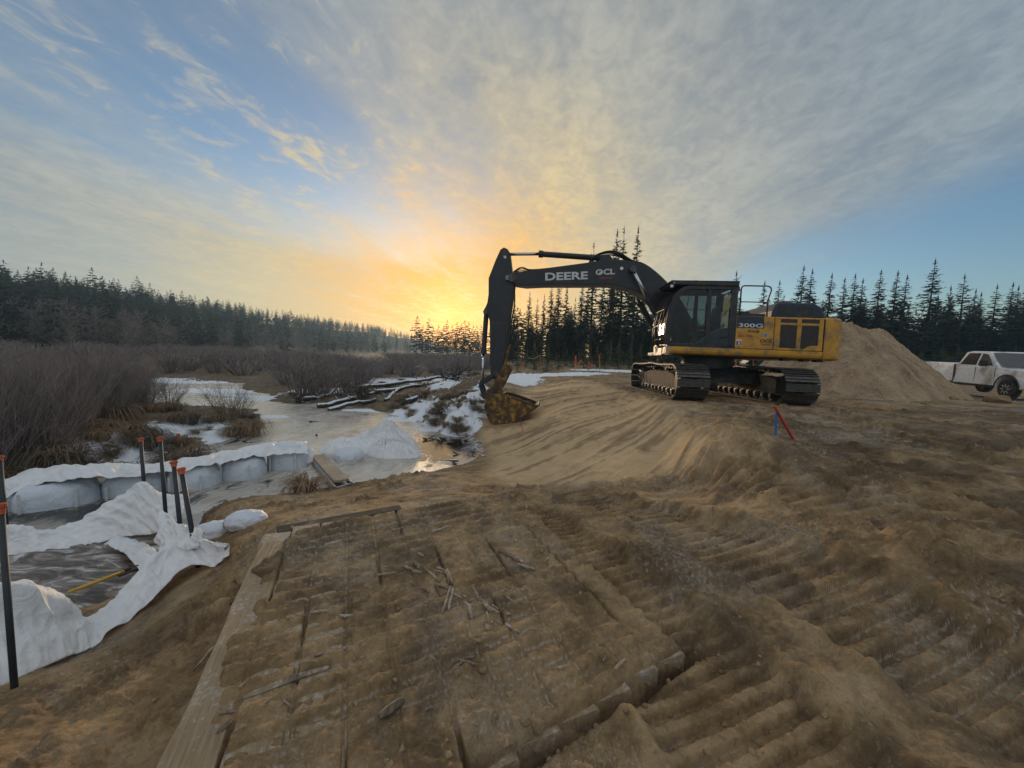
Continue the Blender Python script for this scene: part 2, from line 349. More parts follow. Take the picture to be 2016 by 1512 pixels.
SNOW = [  # px, py, z, radius across, radius along, strength
    (905, 805, -.3, 1.2, 2.3, .62), (860, 835, -.9, 1.0, 1.2, .66), (940, 770, .1, .9, 2.2, .56), (800, 812, -.8, 1.4, 1.6, .8), (1080, 738, .43, 3.0, 1.6, .95), (1020, 741, .4, 1.4, 2.5, .95), (1210, 735, .5, 3.4, 1.4, .95), (1150, 737, .5, 2, 1.2, .8),
    (60, 890, -.7, 1.4, 1.0, .75), (230, 870, -.75, 1.3, .8, .7), (330, 850, -.75, 1.2, .9, .66), (440, 850, -.8, .6, .8, .7), (100, 850, -.6, 2.2, 1.6, .6), (30, 850, -.6, 2, 1.2, .6), (420, 835, -.75, .8, .7, .6), (280, 890, -.8, .8, .5, .6),
    (760, 745, -.6, 4, 3, .7), (830, 735, -.3, 4, 6, .6), (620, 768, -.7, 2.5, 1.6, .6), (700, 750, -.7, 3, 3, .55), (880, 752, 0, 1.4, 3, .66), (1940, 778, .5, 1.1, 1.2, .85), (2010, 790, .48, 1.4, .9, .8), (600, 700, -.7, 10, 8, .5), (850, 715, -.3, 6, 8, .5)]
SNOWW = [(*G(a, b, c)[:2], e, f, s) for a, b, c, e, f, s in SNOW]
def clods(x, y, cell, seed, prob, rmax):             # round lumps standing on the surface
    gx = np.floor(x / cell).astype(int); gy = np.floor(y / cell).astype(int); out = np.zeros_like(x)
    for i in (-1, 0, 1):
        for j in (-1, 0, 1):
            cx, cy = gx + i, gy + j; h = _perm[(_perm[(cx + seed) & 255] + cy) & 255]; h2 = _perm[h + 7]; h3 = _perm[h2 + 31]; h4 = _perm[h3 + 3]
            R_ = rmax * (.3 + .7 * (h3 / 255.0) ** 2) * (h4 < prob * 255); dx_ = x - (cx + h / 255.0) * cell; dy_ = y - (cy + h2 / 255.0) * cell
            k = .65 + .35 * ((h * 7) % 13) / 13.0
            out = np.maximum(out, np.sqrt(np.maximum(0, R_ ** 2 - dx_ ** 2 - (dy_ / k) ** 2)))
    return out
def hill_h(x, y):
    th = np.degrees(np.arctan2(x, np.maximum(y, 1e-3))); r = np.hypot(x, y)
    F = np.interp(th, [-80, -60, -45, -34, -20, -13, -5, 10], [78, 82, 105, 150, 250, 400, 600, 900])
    T = np.interp(th, [-80, -53, -34, -22, -14, -9, -4], [9, 10, 15, 19.5, 20, 12, 0])
    return np.where(y > 0, T * ss(r, F, F * 1.9), 0.0)
def terrain(x, y, detail=True):
    x = np.asarray(x, float); y = np.asarray(y, float); r = np.hypot(x, y)
    z = base_h(x, y)
    # level stand under the excavator
    ex, ey = x - EXC[0], y - EXC[1]; dd = np.maximum(np.abs(ex) - 2.0, np.abs(ey) - 2.7)
    z = z + (0.532 + .0037 * -ex - .0144 * ey - z) * ss(-dd, -1.0, 0.1)
    z = z + hill_h(x, y)
    aux = {}
    ds = sdf(SLOPE, x, y); wslope = ss(-ds, -.35, .35); db = sdf(BOG, x, y); wbog = ss(-db, -.5, .6)
    mu, mv = mat_uv(x, y)
    dm = np.maximum(np.abs(mu - MAT_W / 2) - MAT_W / 2, np.abs(mv - MAT_L / 2) - MAT_L / 2); wmat = ss(-dm, -.02, .04)
    if detail:
        nf = np.clip(1.6 - r / 22, 0.15, 1.0)
        pad = (1 - wslope) * (1 - wbog); wet = ss(z, -1.15, -.95)
        # churned sand: lumps, crumbs, soft clods
        l1 = fbm(x * 1.1, y * 1.1, 3, 1); l2 = fbm(x * 4.3, y * 4.3, 3, 5); l3 = 1 - 2 * np.abs(fbm(x * 9, y * 9, 2, 9)); l4 = fbm(x * 24, y * 24, 3, 13)
        crumb = np.clip(pn(x * 17, y * 17, 21) - .12, 0, 1) + .6 * np.clip(pn(x * 31, y * 31, 23) - .12, 0, 1)
        cm = ss(fbm(x * .9, y * .9, 2, 31), -.35, .3)
        near = ss(16 - r, 0, 6); mess = ss(fbm(x * .75, y * .75, 3, 33), -.10, .30)
        ck = (clods(x + .04 * l4, y + .03 * l3, .34, 3, .5, .12) * .7 + clods(x + .02 * l4, y, .15, 9, .6, .060) * .9 + clods(x + .01 * l4, y, .065, 17, .75, .022)) * near * (.08 + .92 * mess)
        zz = 1.25 * ck + .038 * l1 + .022 * l2 + .009 * l3 + (.005 + .016 * mess) * l4 * nf + .03 * crumb * cm * mess * nf
        gz = np.zeros_like(z); gw = np.zeros_like(z)
        for i, (a, b, hw, pitch, dep) in enumerate(TRACKS):
            t, s, L = segd(a, b, x, y)
            s = s + .10 * pn(t * .5, t * 0 + i, 40 + i)
            s = s + .04 * pn(t * 2.2, s * 2, 45 + i)
            w = ss(hw - np.abs(s), -.05, .08) * ss(t, -.2, .3) * ss(L - t, -.2, .4) * ss(fbm(x * .8, y * .8, 2, 50 + i), -.8, -.3)
            ph = (t + .022 * pn(s * 2.1, t * 1.1, 60 + i) + .006 * l2 + .10 * s * pn(t * .3, 0 * t, 61 + i)) / pitch * 2 * math.pi
            rid = (ss(np.sin(ph), -.12, .22) - .5) * (1 + .6 * pn(x * 3, y * 3, 70) + .5 * l4) * ss(pn(x * 2.3, y * 2.3, 73 + i), -.62, -.30)
            lip = np.exp(-((np.abs(s) - hw - .05) / .05) ** 2) * .03 * ss(t, 0, .4) * ss(L - t, 0, .4)
            gz = gz + w * (dep * rid - .03) + lip * (.5 + l2); gw = np.maximum(gw, w)
        zz = zz * (1 - .72 * gw) + 1.75 * gz * nf ** .4
        # a thin skin of dirt lying on the mat
        cov = ss(MAT_W - .16 - mu + .30 * fbm(x * 2.2, y * 2.2, 4, 80) + .10 * pn(x * 9, y * 9, 81) + .25 * ss(.35 - mv, 0, .3), -.04, .05)
        groove = np.abs(((mu / .22) % 1) - .5) * 2
        tm = ss(fbm(x * 1.3, y * 1.3, 2, 83), -.3, .1); cl_ = (ss(np.sin((mv + .02 * l2 + .05 * pn(mu * 2, mv, 85)) / .042 * math.pi * .62), -.4, .4) - .5) * tm
        zm = .020 * cov - .020 * (1 - cov) + .030 * cl_ * ss(cov + .35 + pn(x * 4, y * 4, 87), .3, .7) + .5 * ck * cov + .25 * gz + .014 * l2 * cov + .008 * l3 * cov + .006 * l4 + .03 * crumb * cov - (.010 + .04 * ss(pn(mu * 4, mv * 1.3, 89), .16, .34)) * ss(groove, .86, .96)
        zmat = -.004 + zm
        z = z + zz * pad * wet
        z = z + (zmat - z) * wmat
        edge = np.exp(-((dm - .03) / .035) ** 2) * (dm > -.01)
        lft = np.exp(-((mu - MAT_W - .12) / .30) ** 2) * (mu > MAT_W) * ss(mv, -.6, .1) * ss(MAT_L + .2 - mv, 0, .4)
        z = z - .13 * lft * (1 - wmat)
        z = z - .15 * edge * (ss(-mv, -.05, .05) * ss(MAT_W * .75 - mu, 0, .5) + .4 * ss(mu, MAT_W - .1, MAT_W)) * (1 - wmat)
        # bucket strokes raked down the slope from the machine
        an = np.arctan2(y - EXC[1] + .6, x - EXC[0] - 1.2); rr = np.hypot(x - EXC[0], y - EXC[1])
        sa = an * 16 + .35 * pn(rr * .5, an * 3, 90)
        st = fbm(sa, rr * .16, 3, 93); rg = 1 - np.abs(pn(sa * 1.25, rr * .22, 97)) * 3.2
        zs = .035 * st + .06 * np.clip(rg, 0, 1) * ss(pn(an * 9, rr * .45, 99), -.25, .2) + .008 * l4 * nf + .01 * l2
        z = z + zs * wslope * wet
        streak = wslope * ss(np.clip(rg, 0, 1) * ss(pn(an * 9, rr * .45, 99), -.25, .2) + .4 * pn(x * 5, y * 5, 98), .35, .75)
        rim = np.exp(-((ds - .05) / .22) ** 2) * (x > .5)
        z = z + rim * (.05 * np.clip(l2 + .4, 0, 1) + .03 * crumb) * (1 - wbog) * (1 - wmat)
        # hummocky bog
        z = z + wbog * wet * ((.10 * fbm(x * .9, y * .9, 3, 110) + .07 * np.clip(l2, -.2, 1)) * np.clip(r / 9, .3, 1) + ss(-x, 0, 1) * 0)
        bank = wbog * ss(x, -6, -2.5) * ss(26 - y, 0, 8)
        z = z + bank * (.28 * fbm(x * .8, y * .8, 3, 120) + .12 * l2)
        # soft stones of sand on the pad crest right of the camera
        for bx, by, bz, br in ((2.95, 2.72, .10, .35), (3.35, 4.6, .12, .5), (2.9, 5.3, .16, .45), (4.9, 6.9, .10, .5)):
            z = z + bz * np.exp(-((x - bx) ** 2 + (y - by) ** 2) / br ** 2) * (1 + .8 * l2)
    if not detail: streak = np.zeros_like(z)
    sn = np.zeros_like(z)
    for sx, sy, ra, rb, k in SNOWW:
        sn = np.maximum(sn, k * np.exp(-(((x - sx) / ra) ** 2 + ((y - sy) / rb) ** 2) ** 1.5))
    road = ss(-sdf(ROAD, x, y) + .7 * fbm(x * .6, y * .6, 3, 140), -.3, .7)
    aux = dict(road=road, snow=sn, bog=wbog, slope=wslope, mat=wmat, streak=streak)
    return z, aux

def mat_ground():
    m = bpy.data.materials.new('sandy_ground'); m.use_nodes = True; t = m.node_tree; b = t.nodes['Principled BSDF']
    g = N(t, 'ShaderNodeNewGeometry'); P = g.outputs['Position']
    at = N(t, 'ShaderNodeVertexColor', layer_name='zone'); s = N(t, 'ShaderNodeSeparateColor'); t.links.new(at.outputs[0], s.inputs[0])
    snow, bog, slope = s.outputs
    at2 = N(t, 'ShaderNodeVertexColor', layer_name='zone2'); s2 = N(t, 'ShaderNodeSeparateColor'); t.links.new(at2.outputs[0], s2.inputs[0])
    n1 = NOISE(t, P, 0.55, 6, 0.6); n2 = NOISE(t, P, 3.2, 6, 0.62); n3 = NOISE(t, P, 26, 6, 0.7, 0.3); n4 = NOISE(t, P, 120, 4, 0.7)
    sand = RAMP(t, M_(t, 'ADD', M_(t, 'MULTIPLY', n1, 0.4), M_(t, 'MULTIPLY', n2, 0.6)),
                [(0.36, (0.125, 0.079, 0.038)), (0.45, (0.25, 0.163, 0.080)), (0.55, (0.39, 0.262, 0.136)), (0.70, (0.52, 0.37, 0.215))])
    damp = SMOOTH(t, NOISE(t, P, 1.1, 7, 0.70, 0.5), 0.46, 0.61)
    sand = MIX(t, M_(t, 'MULTIPLY', damp, 0.85), sand, (0.12, 0.080, 0.048))
    rut = SMOOTH(t, NOISE(t, VM(t, 'MULTIPLY', P, (0.35, 1.6, 1.0)), 1.3, 6, 0.65, 0.6), 0.36, 0.60)
    sand = MIX(t, M_(t, 'MULTIPLY', s2.outputs[1], M_(t, 'MULTIPLY', rut, 0.85)), sand, (0.105, 0.070, 0.042))
    silt = M_(t, 'MULTIPLY', SMOOTH(t, NOISE(t, P, 0.9, 6, 0.66, 0.4), 0.47, 0.66), SMOOTH(t, n3, 0.36, 0.6))
    sand = MIX(t, M_(t, 'MULTIPLY', silt, 0.5), sand, (0.50, 0.44, 0.36))
    smooth = RAMP(t, n2, [(0.3, (0.56, 0.38, 0.20)), (0.7, (0.66, 0.47, 0.275))])
    smooth = MIX(t, M_(t, 'MULTIPLY', SMOOTH(t, NOISE(t, P, 1.6, 6, 0.7, 0.5), 0.5, 0.66), 0.4), smooth, (0.25, 0.165, 0.085))
    smooth = MIX(t, M_(t, 'MULTIPLY', s2.outputs[2], 0.6), smooth, (0.15, 0.098, 0.054))
    c = sand
    # grey silt and rime on proud edges
    pt = g.outputs['Pointiness']
    fr = M_(t, 'MULTIPLY', SMOOTH(t, M_(t, 'ADD', pt, M_(t, 'MULTIPLY', M_(t, 'SUBTRACT', n3, 0.5), 0.10)), 0.505, 0.575), SMOOTH(t, NOISE(t, P, 0.8, 4, 0.6), 0.40, 0.56))
    spk = NOISE(t, P, 34, 5, 0.72, 0.6)
    c = MIX(t, M_(t, 'MULTIPLY', SMOOTH(t, spk, 0.55, 0.62), 0.28), c, (0.105, 0.068, 0.036))
    c = MIX(t, M_(t, 'MULTIPLY', SMOOTH(t, spk, 0.44, 0.36), 0.20), c, (0.60, 0.46, 0.29))
    c = MIX(t, slope, c, smooth)
    c = MIX(t, M_(t, 'MULTIPLY', fr, 0.5), c, (0.74, 0.67, 0.58))
    c = MIX(t, M_(t, 'MULTIPLY', SMOOTH(t, M_(t, 'ADD', M_(t, 'MULTIPLY', n4, 0.5), M_(t, 'MULTIPLY', n3, 0.5)), 0.42, 0.62), 0.35), c, MIX(t, 1.0, c, (0.45, 0.42, 0.38), 'MULTIPLY'))
    bogc = RAMP(t, M_(t, 'ADD', M_(t, 'MULTIPLY', n2, 0.6), M_(t, 'MULTIPLY', n3, 0.4)), [(0.34, (0.06, 0.047, 0.034)), (0.5, (0.16, 0.12, 0.078)), (0.66, (0.30, 0.225, 0.14))])
    c = MIX(t, bog, c, bogc)
    wood = RAMP(t, n2, [(0.35, (0.02, 0.02, 0.014)), (0.65, (0.06, 0.05, 0.032))])
    c = MIX(t, s2.outputs[0], c, wood)
    sm = SMOOTH(t, M_(t, 'ADD', snow, M_(t, 'ADD', M_(t, 'MULTIPLY', M_(t, 'SUBTRACT', n2, 0.5), 1.1), M_(t, 'MULTIPLY', M_(t, 'SUBTRACT', n3, 0.5), 0.5))), 0.40, 0.52)
    c = MIX(t, sm, c, (0.80, 0.82, 0.86))
    t.links.new(c, b.inputs['Base Color']); b.inputs['Roughness'].default_value = 0.93; b.inputs['Specular IOR Level'].default_value = 0.25
    bp = N(t, 'ShaderNodeBump'); bp.inputs['Strength'].default_value = 0.55; bp.inputs['Distance'].default_value = 0.03
    hgt = M_(t, 'ADD', M_(t, 'MULTIPLY', n3, 0.7), M_(t, 'MULTIPLY', n4, 0.22))
    t.links.new(hgt, bp.inputs['Height']); t.links.new(bp.outputs[0], b.inputs['Normal'])
    return m
MAT_GROUND = mat_ground()
def build_ground():
    th = np.concatenate([np.linspace(-180, -72, 40, endpoint=False), np.linspace(-72, -58, 60, endpoint=False), np.linspace(-58, 58, 860, endpoint=False), np.linspace(58, 72, 60, endpoint=False), np.linspace(72, 180, 40, endpoint=False)])
    rr = np.concatenate([[.02, .3, .6], np.exp(np.linspace(math.log(.95), math.log(10), 460, endpoint=False)), np.exp(np.linspace(math.log(10), math.log(24), 100, endpoint=False)), np.exp(np.linspace(math.log(24), math.log(140), 80, endpoint=False)), np.exp(np.linspace(math.log(140), math.log(900), 30))])
    T, Rr = np.meshgrid(np.radians(th), rr, indexing='ij'); X = Rr * np.sin(T); Y = Rr * np.cos(T)
    z, a = terrain(X, Y)
    wood = ss(Y + X * .15, 34, 44) * (1 - a['bog']) * ss(Rr, 26, 36) + ss(Rr, 80, 140) * ss(hill_h(X, Y), .5, 3)
    V = np.stack([X, Y, z], -1).reshape(-1, 3)
    zone = np.stack([a['snow'], a['bog'], a['slope']], -1).reshape(-1, 3); z2 = np.stack([np.clip(wood, 0, 1), a['road'], a['streak']], -1).reshape(-1, 3)
    o = mesh_np('ground', V, grid_faces(len(th), len(rr), True)[:, ::-1], MAT_GROUND, smooth=True, attrs=dict(zone=zone, zone2=z2))
    tag(o, 'churned brown sand pad, dug slope and boggy valley floor', 'ground', kind='structure')
    global _HT, _HR, _HZ
    _HT, _HR, _HZ = np.radians(th), rr, z
build_ground()
def H(x, y):
    t, r = math.atan2(x, y), math.hypot(x, y); i = max(0, min(len(_HT) - 2, int(np.searchsorted(_HT, t)) - 1)); j = max(0, min(len(_HR) - 2, int(np.searchsorted(_HR, r)) - 1))
    fi = (t - _HT[i]) / (_HT[i + 1] - _HT[i]); fj = (r - _HR[j]) / (_HR[j + 1] - _HR[j])
    return float((_HZ[i, j] * (1 - fi) + _HZ[i + 1, j] * fi) * (1 - fj) + (_HZ[i, j + 1] * (1 - fi) + _HZ[i + 1, j + 1] * fi) * fj)

# frozen ditch and pond
def mat_ice():
    m = bpy.data.materials.new('ditch_ice'); m.use_nodes = True; t = m.node_tree; b = t.nodes['Principled BSDF']
    P = N(t, 'ShaderNodeNewGeometry').outputs['Position']
    at = N(t, 'ShaderNodeVertexColor', layer_name='zone'); s = N(t, 'ShaderNodeSeparateColor'); t.links.new(at.outputs[0], s.inputs[0])
    st = VM(t, 'MULTIPLY', P, (1.0, 0.55, 1.0))
    n1 = NOISE(t, st, 0.5, 6, 0.6, 0.8); n2 = NOISE(t, st, 2.6, 6, 0.65, 1.2); n3 = NOISE(t, P, 14, 5, 0.6)
    open_w = SMOOTH(t, M_(t, 'ADD', s.outputs[0], M_(t, 'MULTIPLY', M_(t, 'SUBTRACT', n2, 0.5), 1.5)), 0.35, 0.62)
    ice = RAMP(t, M_(t, 'ADD', M_(t, 'MULTIPLY', n1, 0.55), M_(t, 'MULTIPLY', n2, 0.45)), [(0.34, (0.20, 0.165, 0.125)), (0.48, (0.48, 0.43, 0.36)), (0.62, (0.68, 0.64, 0.58))])
    c = MIX(t, open_w, ice, (0.022, 0.018, 0.013))
    fl = SMOOTH(t, NOISE(t, st, 6.5, 4, 0.55, 1.0), 0.63, 0.70)
    c = MIX(t, M_(t, 'MULTIPLY', fl, 0.6), c, (0.42, 0.42, 0.42))
    sn = SMOOTH(t, M_(t, 'ADD', s.outputs[1], M_(t, 'MULTIPLY', M_(t, 'SUBTRACT', n2, 0.5), 0.9)), 0.42, 0.55)
    c = MIX(t, sn, c, (0.78, 0.80, 0.84))
    t.links.new(c, b.inputs['Base Color'])
    rg = M_(t, 'SUBTRACT', M_(t, 'ADD', 0.17, M_(t, 'MULTIPLY', n2, 0.2)), M_(t, 'MULTIPLY', open_w, 0.30))
    rg = M_(t, 'MAXIMUM', M_(t, 'ADD', rg, M_(t, 'MULTIPLY', sn, 0.6)), 0.05); t.links.new(rg, b.inputs['Roughness'])
    bp = N(t, 'ShaderNodeBump'); bp.inputs['Strength'].default_value = 0.25; bp.inputs['Distance'].default_value = 0.03
    t.links.new(M_(t, 'ADD', M_(t, 'MULTIPLY', n2, 0.5), M_(t, 'MULTIPLY', n3, 0.12)), bp.inputs['Height']); t.links.new(bp.outputs[0], b.inputs['Normal'])
    return m
def build_water():
    xs = np.linspace(-34, .4, 190); ys = np.linspace(2.2, 36, 190); X, Y = np.meshgrid(xs, ys, indexing='ij')
    op = np.zeros_like(X); sn = np.zeros_like(X)
    for px, py, ra, rb, k in [(880, 880, 1.5, 2.0, .75), (800, 900, 1.2, 1.2, .35), (560, 945, 1.2, .7, .25), (430, 950, 1.6, .8, .45), (100, 1010, 1.6, .6, .6), (300, 980, 1.4, .5, .6), (930, 880, .8, 1.2, .55), (60, 945, 2, .5, .7), (480, 865, 1, 1, .5), (700, 840, 2, 1, .2)]:
        p = G(px, py, WATER); op = np.maximum(op, k * np.exp(-(((X - p[0]) / ra) ** 2 + ((Y - p[1]) / rb) ** 2)))
    for px, py, ra, rb, k in [(430, 770, 2.6, 1.6, .9), (370, 750, 4, 2.2, .95), (500, 785, 1.6, 1.0, .9), (540, 820, .8, .5, .75), (720, 808, 1.4, .5, .9), (790, 825, 1.0, .6, .9), (850, 845, .9, .5, .8), (480, 779, 2.4, .5, .9)]:
        p = G(px, py, WATER); sn = np.maximum(sn, k * np.exp(-(((X - p[0]) / ra) ** 2 + ((Y - p[1]) / rb) ** 2)))
    z = np.full_like(X, WATER) + .006 * fbm(X * .7, Y * .7, 2, 7)
    o = mesh_np('water', np.stack([X, Y, z], -1).reshape(-1, 3), grid_faces(len(xs), len(ys)), mat_ice(), smooth=True,
                attrs=dict(zone=np.stack([op, sn, sn], -1).reshape(-1, 3)))
    tag(o, 'half-frozen brown ditch water with thin ice', 'water', kind='structure')
build_water()

# ------------------------------------------------------------------ excavator
DIRT = (0.13, 0.09, 0.055)
M_YEL = mat('machine_yellow', (0.62, 0.30, 0.025), 0.42, var=0.14, vscale=3, dirt=(0.26, 0.18, 0.095), dirt_amt=0.38, dscale=4.2)
M_YELD = mat('worn_yellow', (0.40, 0.20, 0.02), 0.55, var=0.35, vscale=6, dirt=(0.07, 0.045, 0.026), dirt_amt=0.66, dscale=5.5)
M_BLK = mat('machine_black', (0.016, 0.018, 0.021), 0.38, var=0.3, dirt=(0.085, 0.068, 0.05), dirt_amt=0.26, dscale=3.5)
M_BOOM = mat('boom_charcoal', (0.020, 0.023, 0.028), 0.42, var=0.3, vscale=2, dirt=(0.07, 0.06, 0.05), dirt_amt=0.12, dscale=1.6)
M_HOSE = mat('black_hose', (0.012, 0.012, 0.012), 0.5, var=0.3)
M_STEEL = mat('worn_track_steel', (0.10, 0.095, 0.09), 0.38, metal=0.75, var=0.35, vscale=9, dirt=(0.10, 0.075, 0.05), dirt_amt=0.30, dscale=7)
M_FRAME = mat('muddy_frame', (0.19, 0.14, 0.09), 0.8, var=0.3, dirt=(0.045, 0.036, 0.028), dirt_amt=0.3, dscale=3)
M_CHROME = mat('cylinder_rod', (0.55, 0.55, 0.56), 0.22, metal=1.0, var=0.1)
M_GRILLE = mat('vent_mesh', (0.055, 0.05, 0.042), 0.7, var=0.2, bump=0.8, bscale=160)
M_WHITE = mat('decal_white', (0.62, 0.63, 0.64), 0.5, var=0.1)
M_DBLUE = mat('decal_navy', (0.018, 0.030, 0.055), 0.45, var=0.15)
M_RED = mat('decal_red', (0.42, 0.05, 0.03), 0.5, var=0.15)
M_GRN = mat('decal_green', (0.03, 0.07, 0.04), 0.5, var=0.1)
M_LENS = mat('lamp_lens', (0.75, 0.76, 0.78), 0.12, var=0.05)
M_RUST = mat('rusty_brown', (0.075, 0.042, 0.026), 0.75, var=0.4, vscale=8)
def mat_glass():
    m = bpy.data.materials.new('cab_glass'); m.use_nodes = True; t = m.node_tree; t.nodes.remove(t.nodes['Principled BSDF'])
    tr = N(t, 'ShaderNodeBsdfTransparent'); tr.inputs[0].default_value = (0.26, 0.32, 0.33, 1)
    gl = N(t, 'ShaderNodeBsdfGlossy'); gl.inputs['Roughness'].default_value = 0.03; gl.inputs[0].default_value = (0.9, 0.9, 0.9, 1)
    fr = N(t, 'ShaderNodeFresnel'); fr.inputs[0].default_value = 1.45
    mx = N(t, 'ShaderNodeMixShader'); t.links.new(fr.outputs[0], mx.inputs[0]); t.links.new(tr.outputs[0], mx.inputs[1]); t.links.new(gl.outputs[0], mx.inputs[2])
    t.links.new(mx.outputs[0], t.nodes['Material Output'].inputs[0]); return m
M_GLASS = mat_glass()
def text_obj(name, body, size_w, loc, mat_, parent, height=None, y_sign=1, bold=0.0, shear=0.0, sc_h=None):
    """flat lettering on a machine's left side (read with +x to the reader's left)"""
    cu = bpy.data.curves.new(name, 'FONT'); cu.body = body; cu.extrude = 0.004; cu.offset = bold; cu.shear = shear; cu.resolution_u = 3
    tmp = bpy.data.objects.new(name, cu); col.objects.link(tmp)
    dg = bpy.context.evaluated_depsgraph_get(); me = bpy.data.meshes.new_from_object(tmp.evaluated_get(dg)); bpy.data.objects.remove(tmp)
    xs = [v.co.x for v in me.vertices]; ys = [v.co.y for v in me.vertices]
    x0, x1, y0, y1 = min(xs), max(xs), min(ys), max(ys); sx = size_w / (x1 - x0); sy = (height / (y1 - y0)) if height else sx
    for v in me.vertices:
        v.co = Vector((-(v.co.x - x0) * sx * y_sign, v.co.z * y_sign, (v.co.y - y0) * sy))
    me.materials.clear(); me.materials.append(mat_); me.name = name
    o = link(bpy.data.objects.new(name, me), parent); o.location = loc; return o

def build_excavator():
    f = Vector((-0.99642554, 0.08443833, 0.00251278)); l = Vector((-0.08439273, -0.99632437, 0.01468394)); n = Vector((0.00374343, 0.01441939, 0.99988903))
    root = empty('excavator'); root.matrix_world = Matrix(((f[0], l[0], n[0], EXC[0]), (f[1], l[1], n[1], EXC[1]), (f[2], l[2], n[2], EXC[2]), (0, 0, 0, 1)))
    tag(root, 'yellow and black crawler excavator reaching its bucket down the sand slope', 'excavator')
    # ---- undercarriage; track axis in upper-frame coordinates
    tf = Vector((0.07113, 0.99736, -0.01465)); tl = Vector((-0.99746, 0.07118, 0.00271))
    A = Vector((tf.dot(f), tf.dot(l), 0)).normalized(); B = Vector((tl.dot(f), tl.dot(l), 0)).normalized()
    yaw = math.atan2(A.y, A.x)
    RT = Matrix.Rotation(yaw, 4, 'Z')
    sh = MB()                                            # one shoe: plate with three grousers; local x along travel, y across, z out
    sh.box((0, 0, .012), (.196, .80, .024))
    for gx, gh in ((-.085, .030), (0, .026), (.085, .026)): sh.box((gx, 0, .024 + gh / 2), (.018, .80, gh))
    sh.box((0, -.11, -.045), (.17, .035, .09)); sh.box((0, .11, -.045), (.17, .035, .09))
    shoe0 = sh.build('track_shoe', M_STEEL); shoe_me = shoe0.data; bpy.data.objects.remove(shoe0)
    def track_path():
        L, r1, r2, zc = 2.02, .40, .42, .47              # idler ahead, sprocket behind; sagging top run
        pts = []
        for i in range(60): pts.append((-L + 2 * L * i / 60, .055))
        for i in range(24):
            a = -math.pi / 2 + math.pi * i / 24; pts.append((L + r1 * math.cos(a), zc + .0 + r1 * 1.03 * math.sin(a)))
        for i in range(60):
            u = i / 60; x = L - 2 * L * u; sag = -.035 * math.sin(math.pi * ((u * 2) % 1)); pts.append((x, .905 + .03 * math.sin(math.pi * u) + sag))
        for i in range(24):
            a = math.pi / 2 + math.pi * i / 24; pts.append((-L + r2 * math.cos(a), zc + r2 * math.sin(a)))
        return np.array(pts)
    P = track_path(); seg = np.linalg.norm(np.roll(P, -1, 0) - P, axis=1); tot = seg.sum(); cum = np.concatenate([[0], np.cumsum(seg)])
    NS = 49
    for side, nm in ((1, 'track'), (-1, 'track')):
        tr = empty('track'); tr.parent = root; tr.matrix_local = Matrix.Translation(B * (1.3 * side)) @ RT
        # frame
        m = MB(); m.prism([(-1.85, .26), (1.75, .26), (1.80, .36), (1.55, .62), (.9, .70), (-.9, .72), (-1.45, .66), (-1.85, .40)], -.17, .17)
        m.box((1.78, 0, .47), (.5, .36, .20)); m.box((0, 0, .25), (3.3, .30, .06))
        m.build('track_frame', M_FRAME, tr, bevel=.015)
        for i in range(9):
            m = MB(); x = -1.5 + i * .375
            m.lathe([(.05, -.22), (.075, -.215), (.075, -.17), (.115, -.165), (.115, .165), (.075, .17), (.075, .215), (.05, .22)], (x, 0, .175), (0, 1, 0), 14)
            m.build('roller', M_STEEL, tr, smooth=False)
        for x in (-.55, .65):
            m = MB(); m.lathe([(.08, -.1), (.08, .1)], (x, 0, .82), (0, 1, 0), 12); m.box((x, 0, .72), (.08, .06, .18)); m.build('carrier_roller', M_STEEL, tr)
        m = MB(); m.lathe([(.12, -.2), (.33, -.15), (.37, -.12), (.37, .12), (.33, .15), (.12, .2)], (2.02, 0, .47), (0, 1, 0), 22); m.build('idler', M_STEEL, tr)
        m = MB(); m.lathe([(.20, -.30), (.24, -.22), (.34, -.17), (.34, .05), (.37, .06), (.37, -.06), (.30, .17), (.20, .22)], (-2.02, 0, .47), (0, 1, 0), 22)
        for k in range(20):
            a = 2 * math.pi * k / 20; m.box((-2.02 + .375 * math.cos(a), 0, .47 + .375 * math.sin(a)), (.05, .06, .05), M=Matrix.Rotation(-a, 3, 'Y'))
        m.build('sprocket', M_BLK, tr)
        m = MB(); m.box((-1.95, 0, .47), (.5, .42, .5)); m.build('travel_motor', M_BLK, tr, bevel=.03)
        for k in range(NS):
            s = tot * k / NS; i = int(np.searchsorted(cum, s, 'right') - 1); q = P[i] + (P[(i + 1) % len(P)] - P[i]) * ((s - cum[i]) / seg[i])
            d = P[(i + 2) % len(P)] - P[(i - 2) % len(P)]; a = math.atan2(d[1], d[0])
            o = link(bpy.data.objects.new('track_shoe', shoe_me), tr)
            # path runs bottom forward, so outward is to its right
            o.matrix_local = Matrix.Translation((q[0], 0, q[1])) @ Matrix.Rotation(-a, 4, 'Y') @ Matrix.Rotation(math.pi, 4, 'X')
    m = MB(); m.prism([(-1.0, .45), (1.0, .45), (.75, .85), (-.75, .85)], -1.15, 1.15, f=lambda x, y, z: tuple(RT @ Vector((x, y, z))))
    m.build('car_body', M_BLK, root, bevel=.03)
    m = MB(); m.lathe([(.72, .80), (.72, 1.20)], (0, 0, 0), (0, 0, 1), 30); m.build('swing_bearing', M_BLK, root)
    m = MB(); pos = B * (-1.3) - A * 2.0
    m.box((pos.x - B.x * .47, pos.y - B.y * .47, .46), (.46, .05, .40), rz=yaw); m.box((pos.x - B.x * .42, pos.y - B.y * .42, .46), (.12, .14, .22), rz=yaw); m.build('boarding_step', M_BLK, root, bevel=.01)
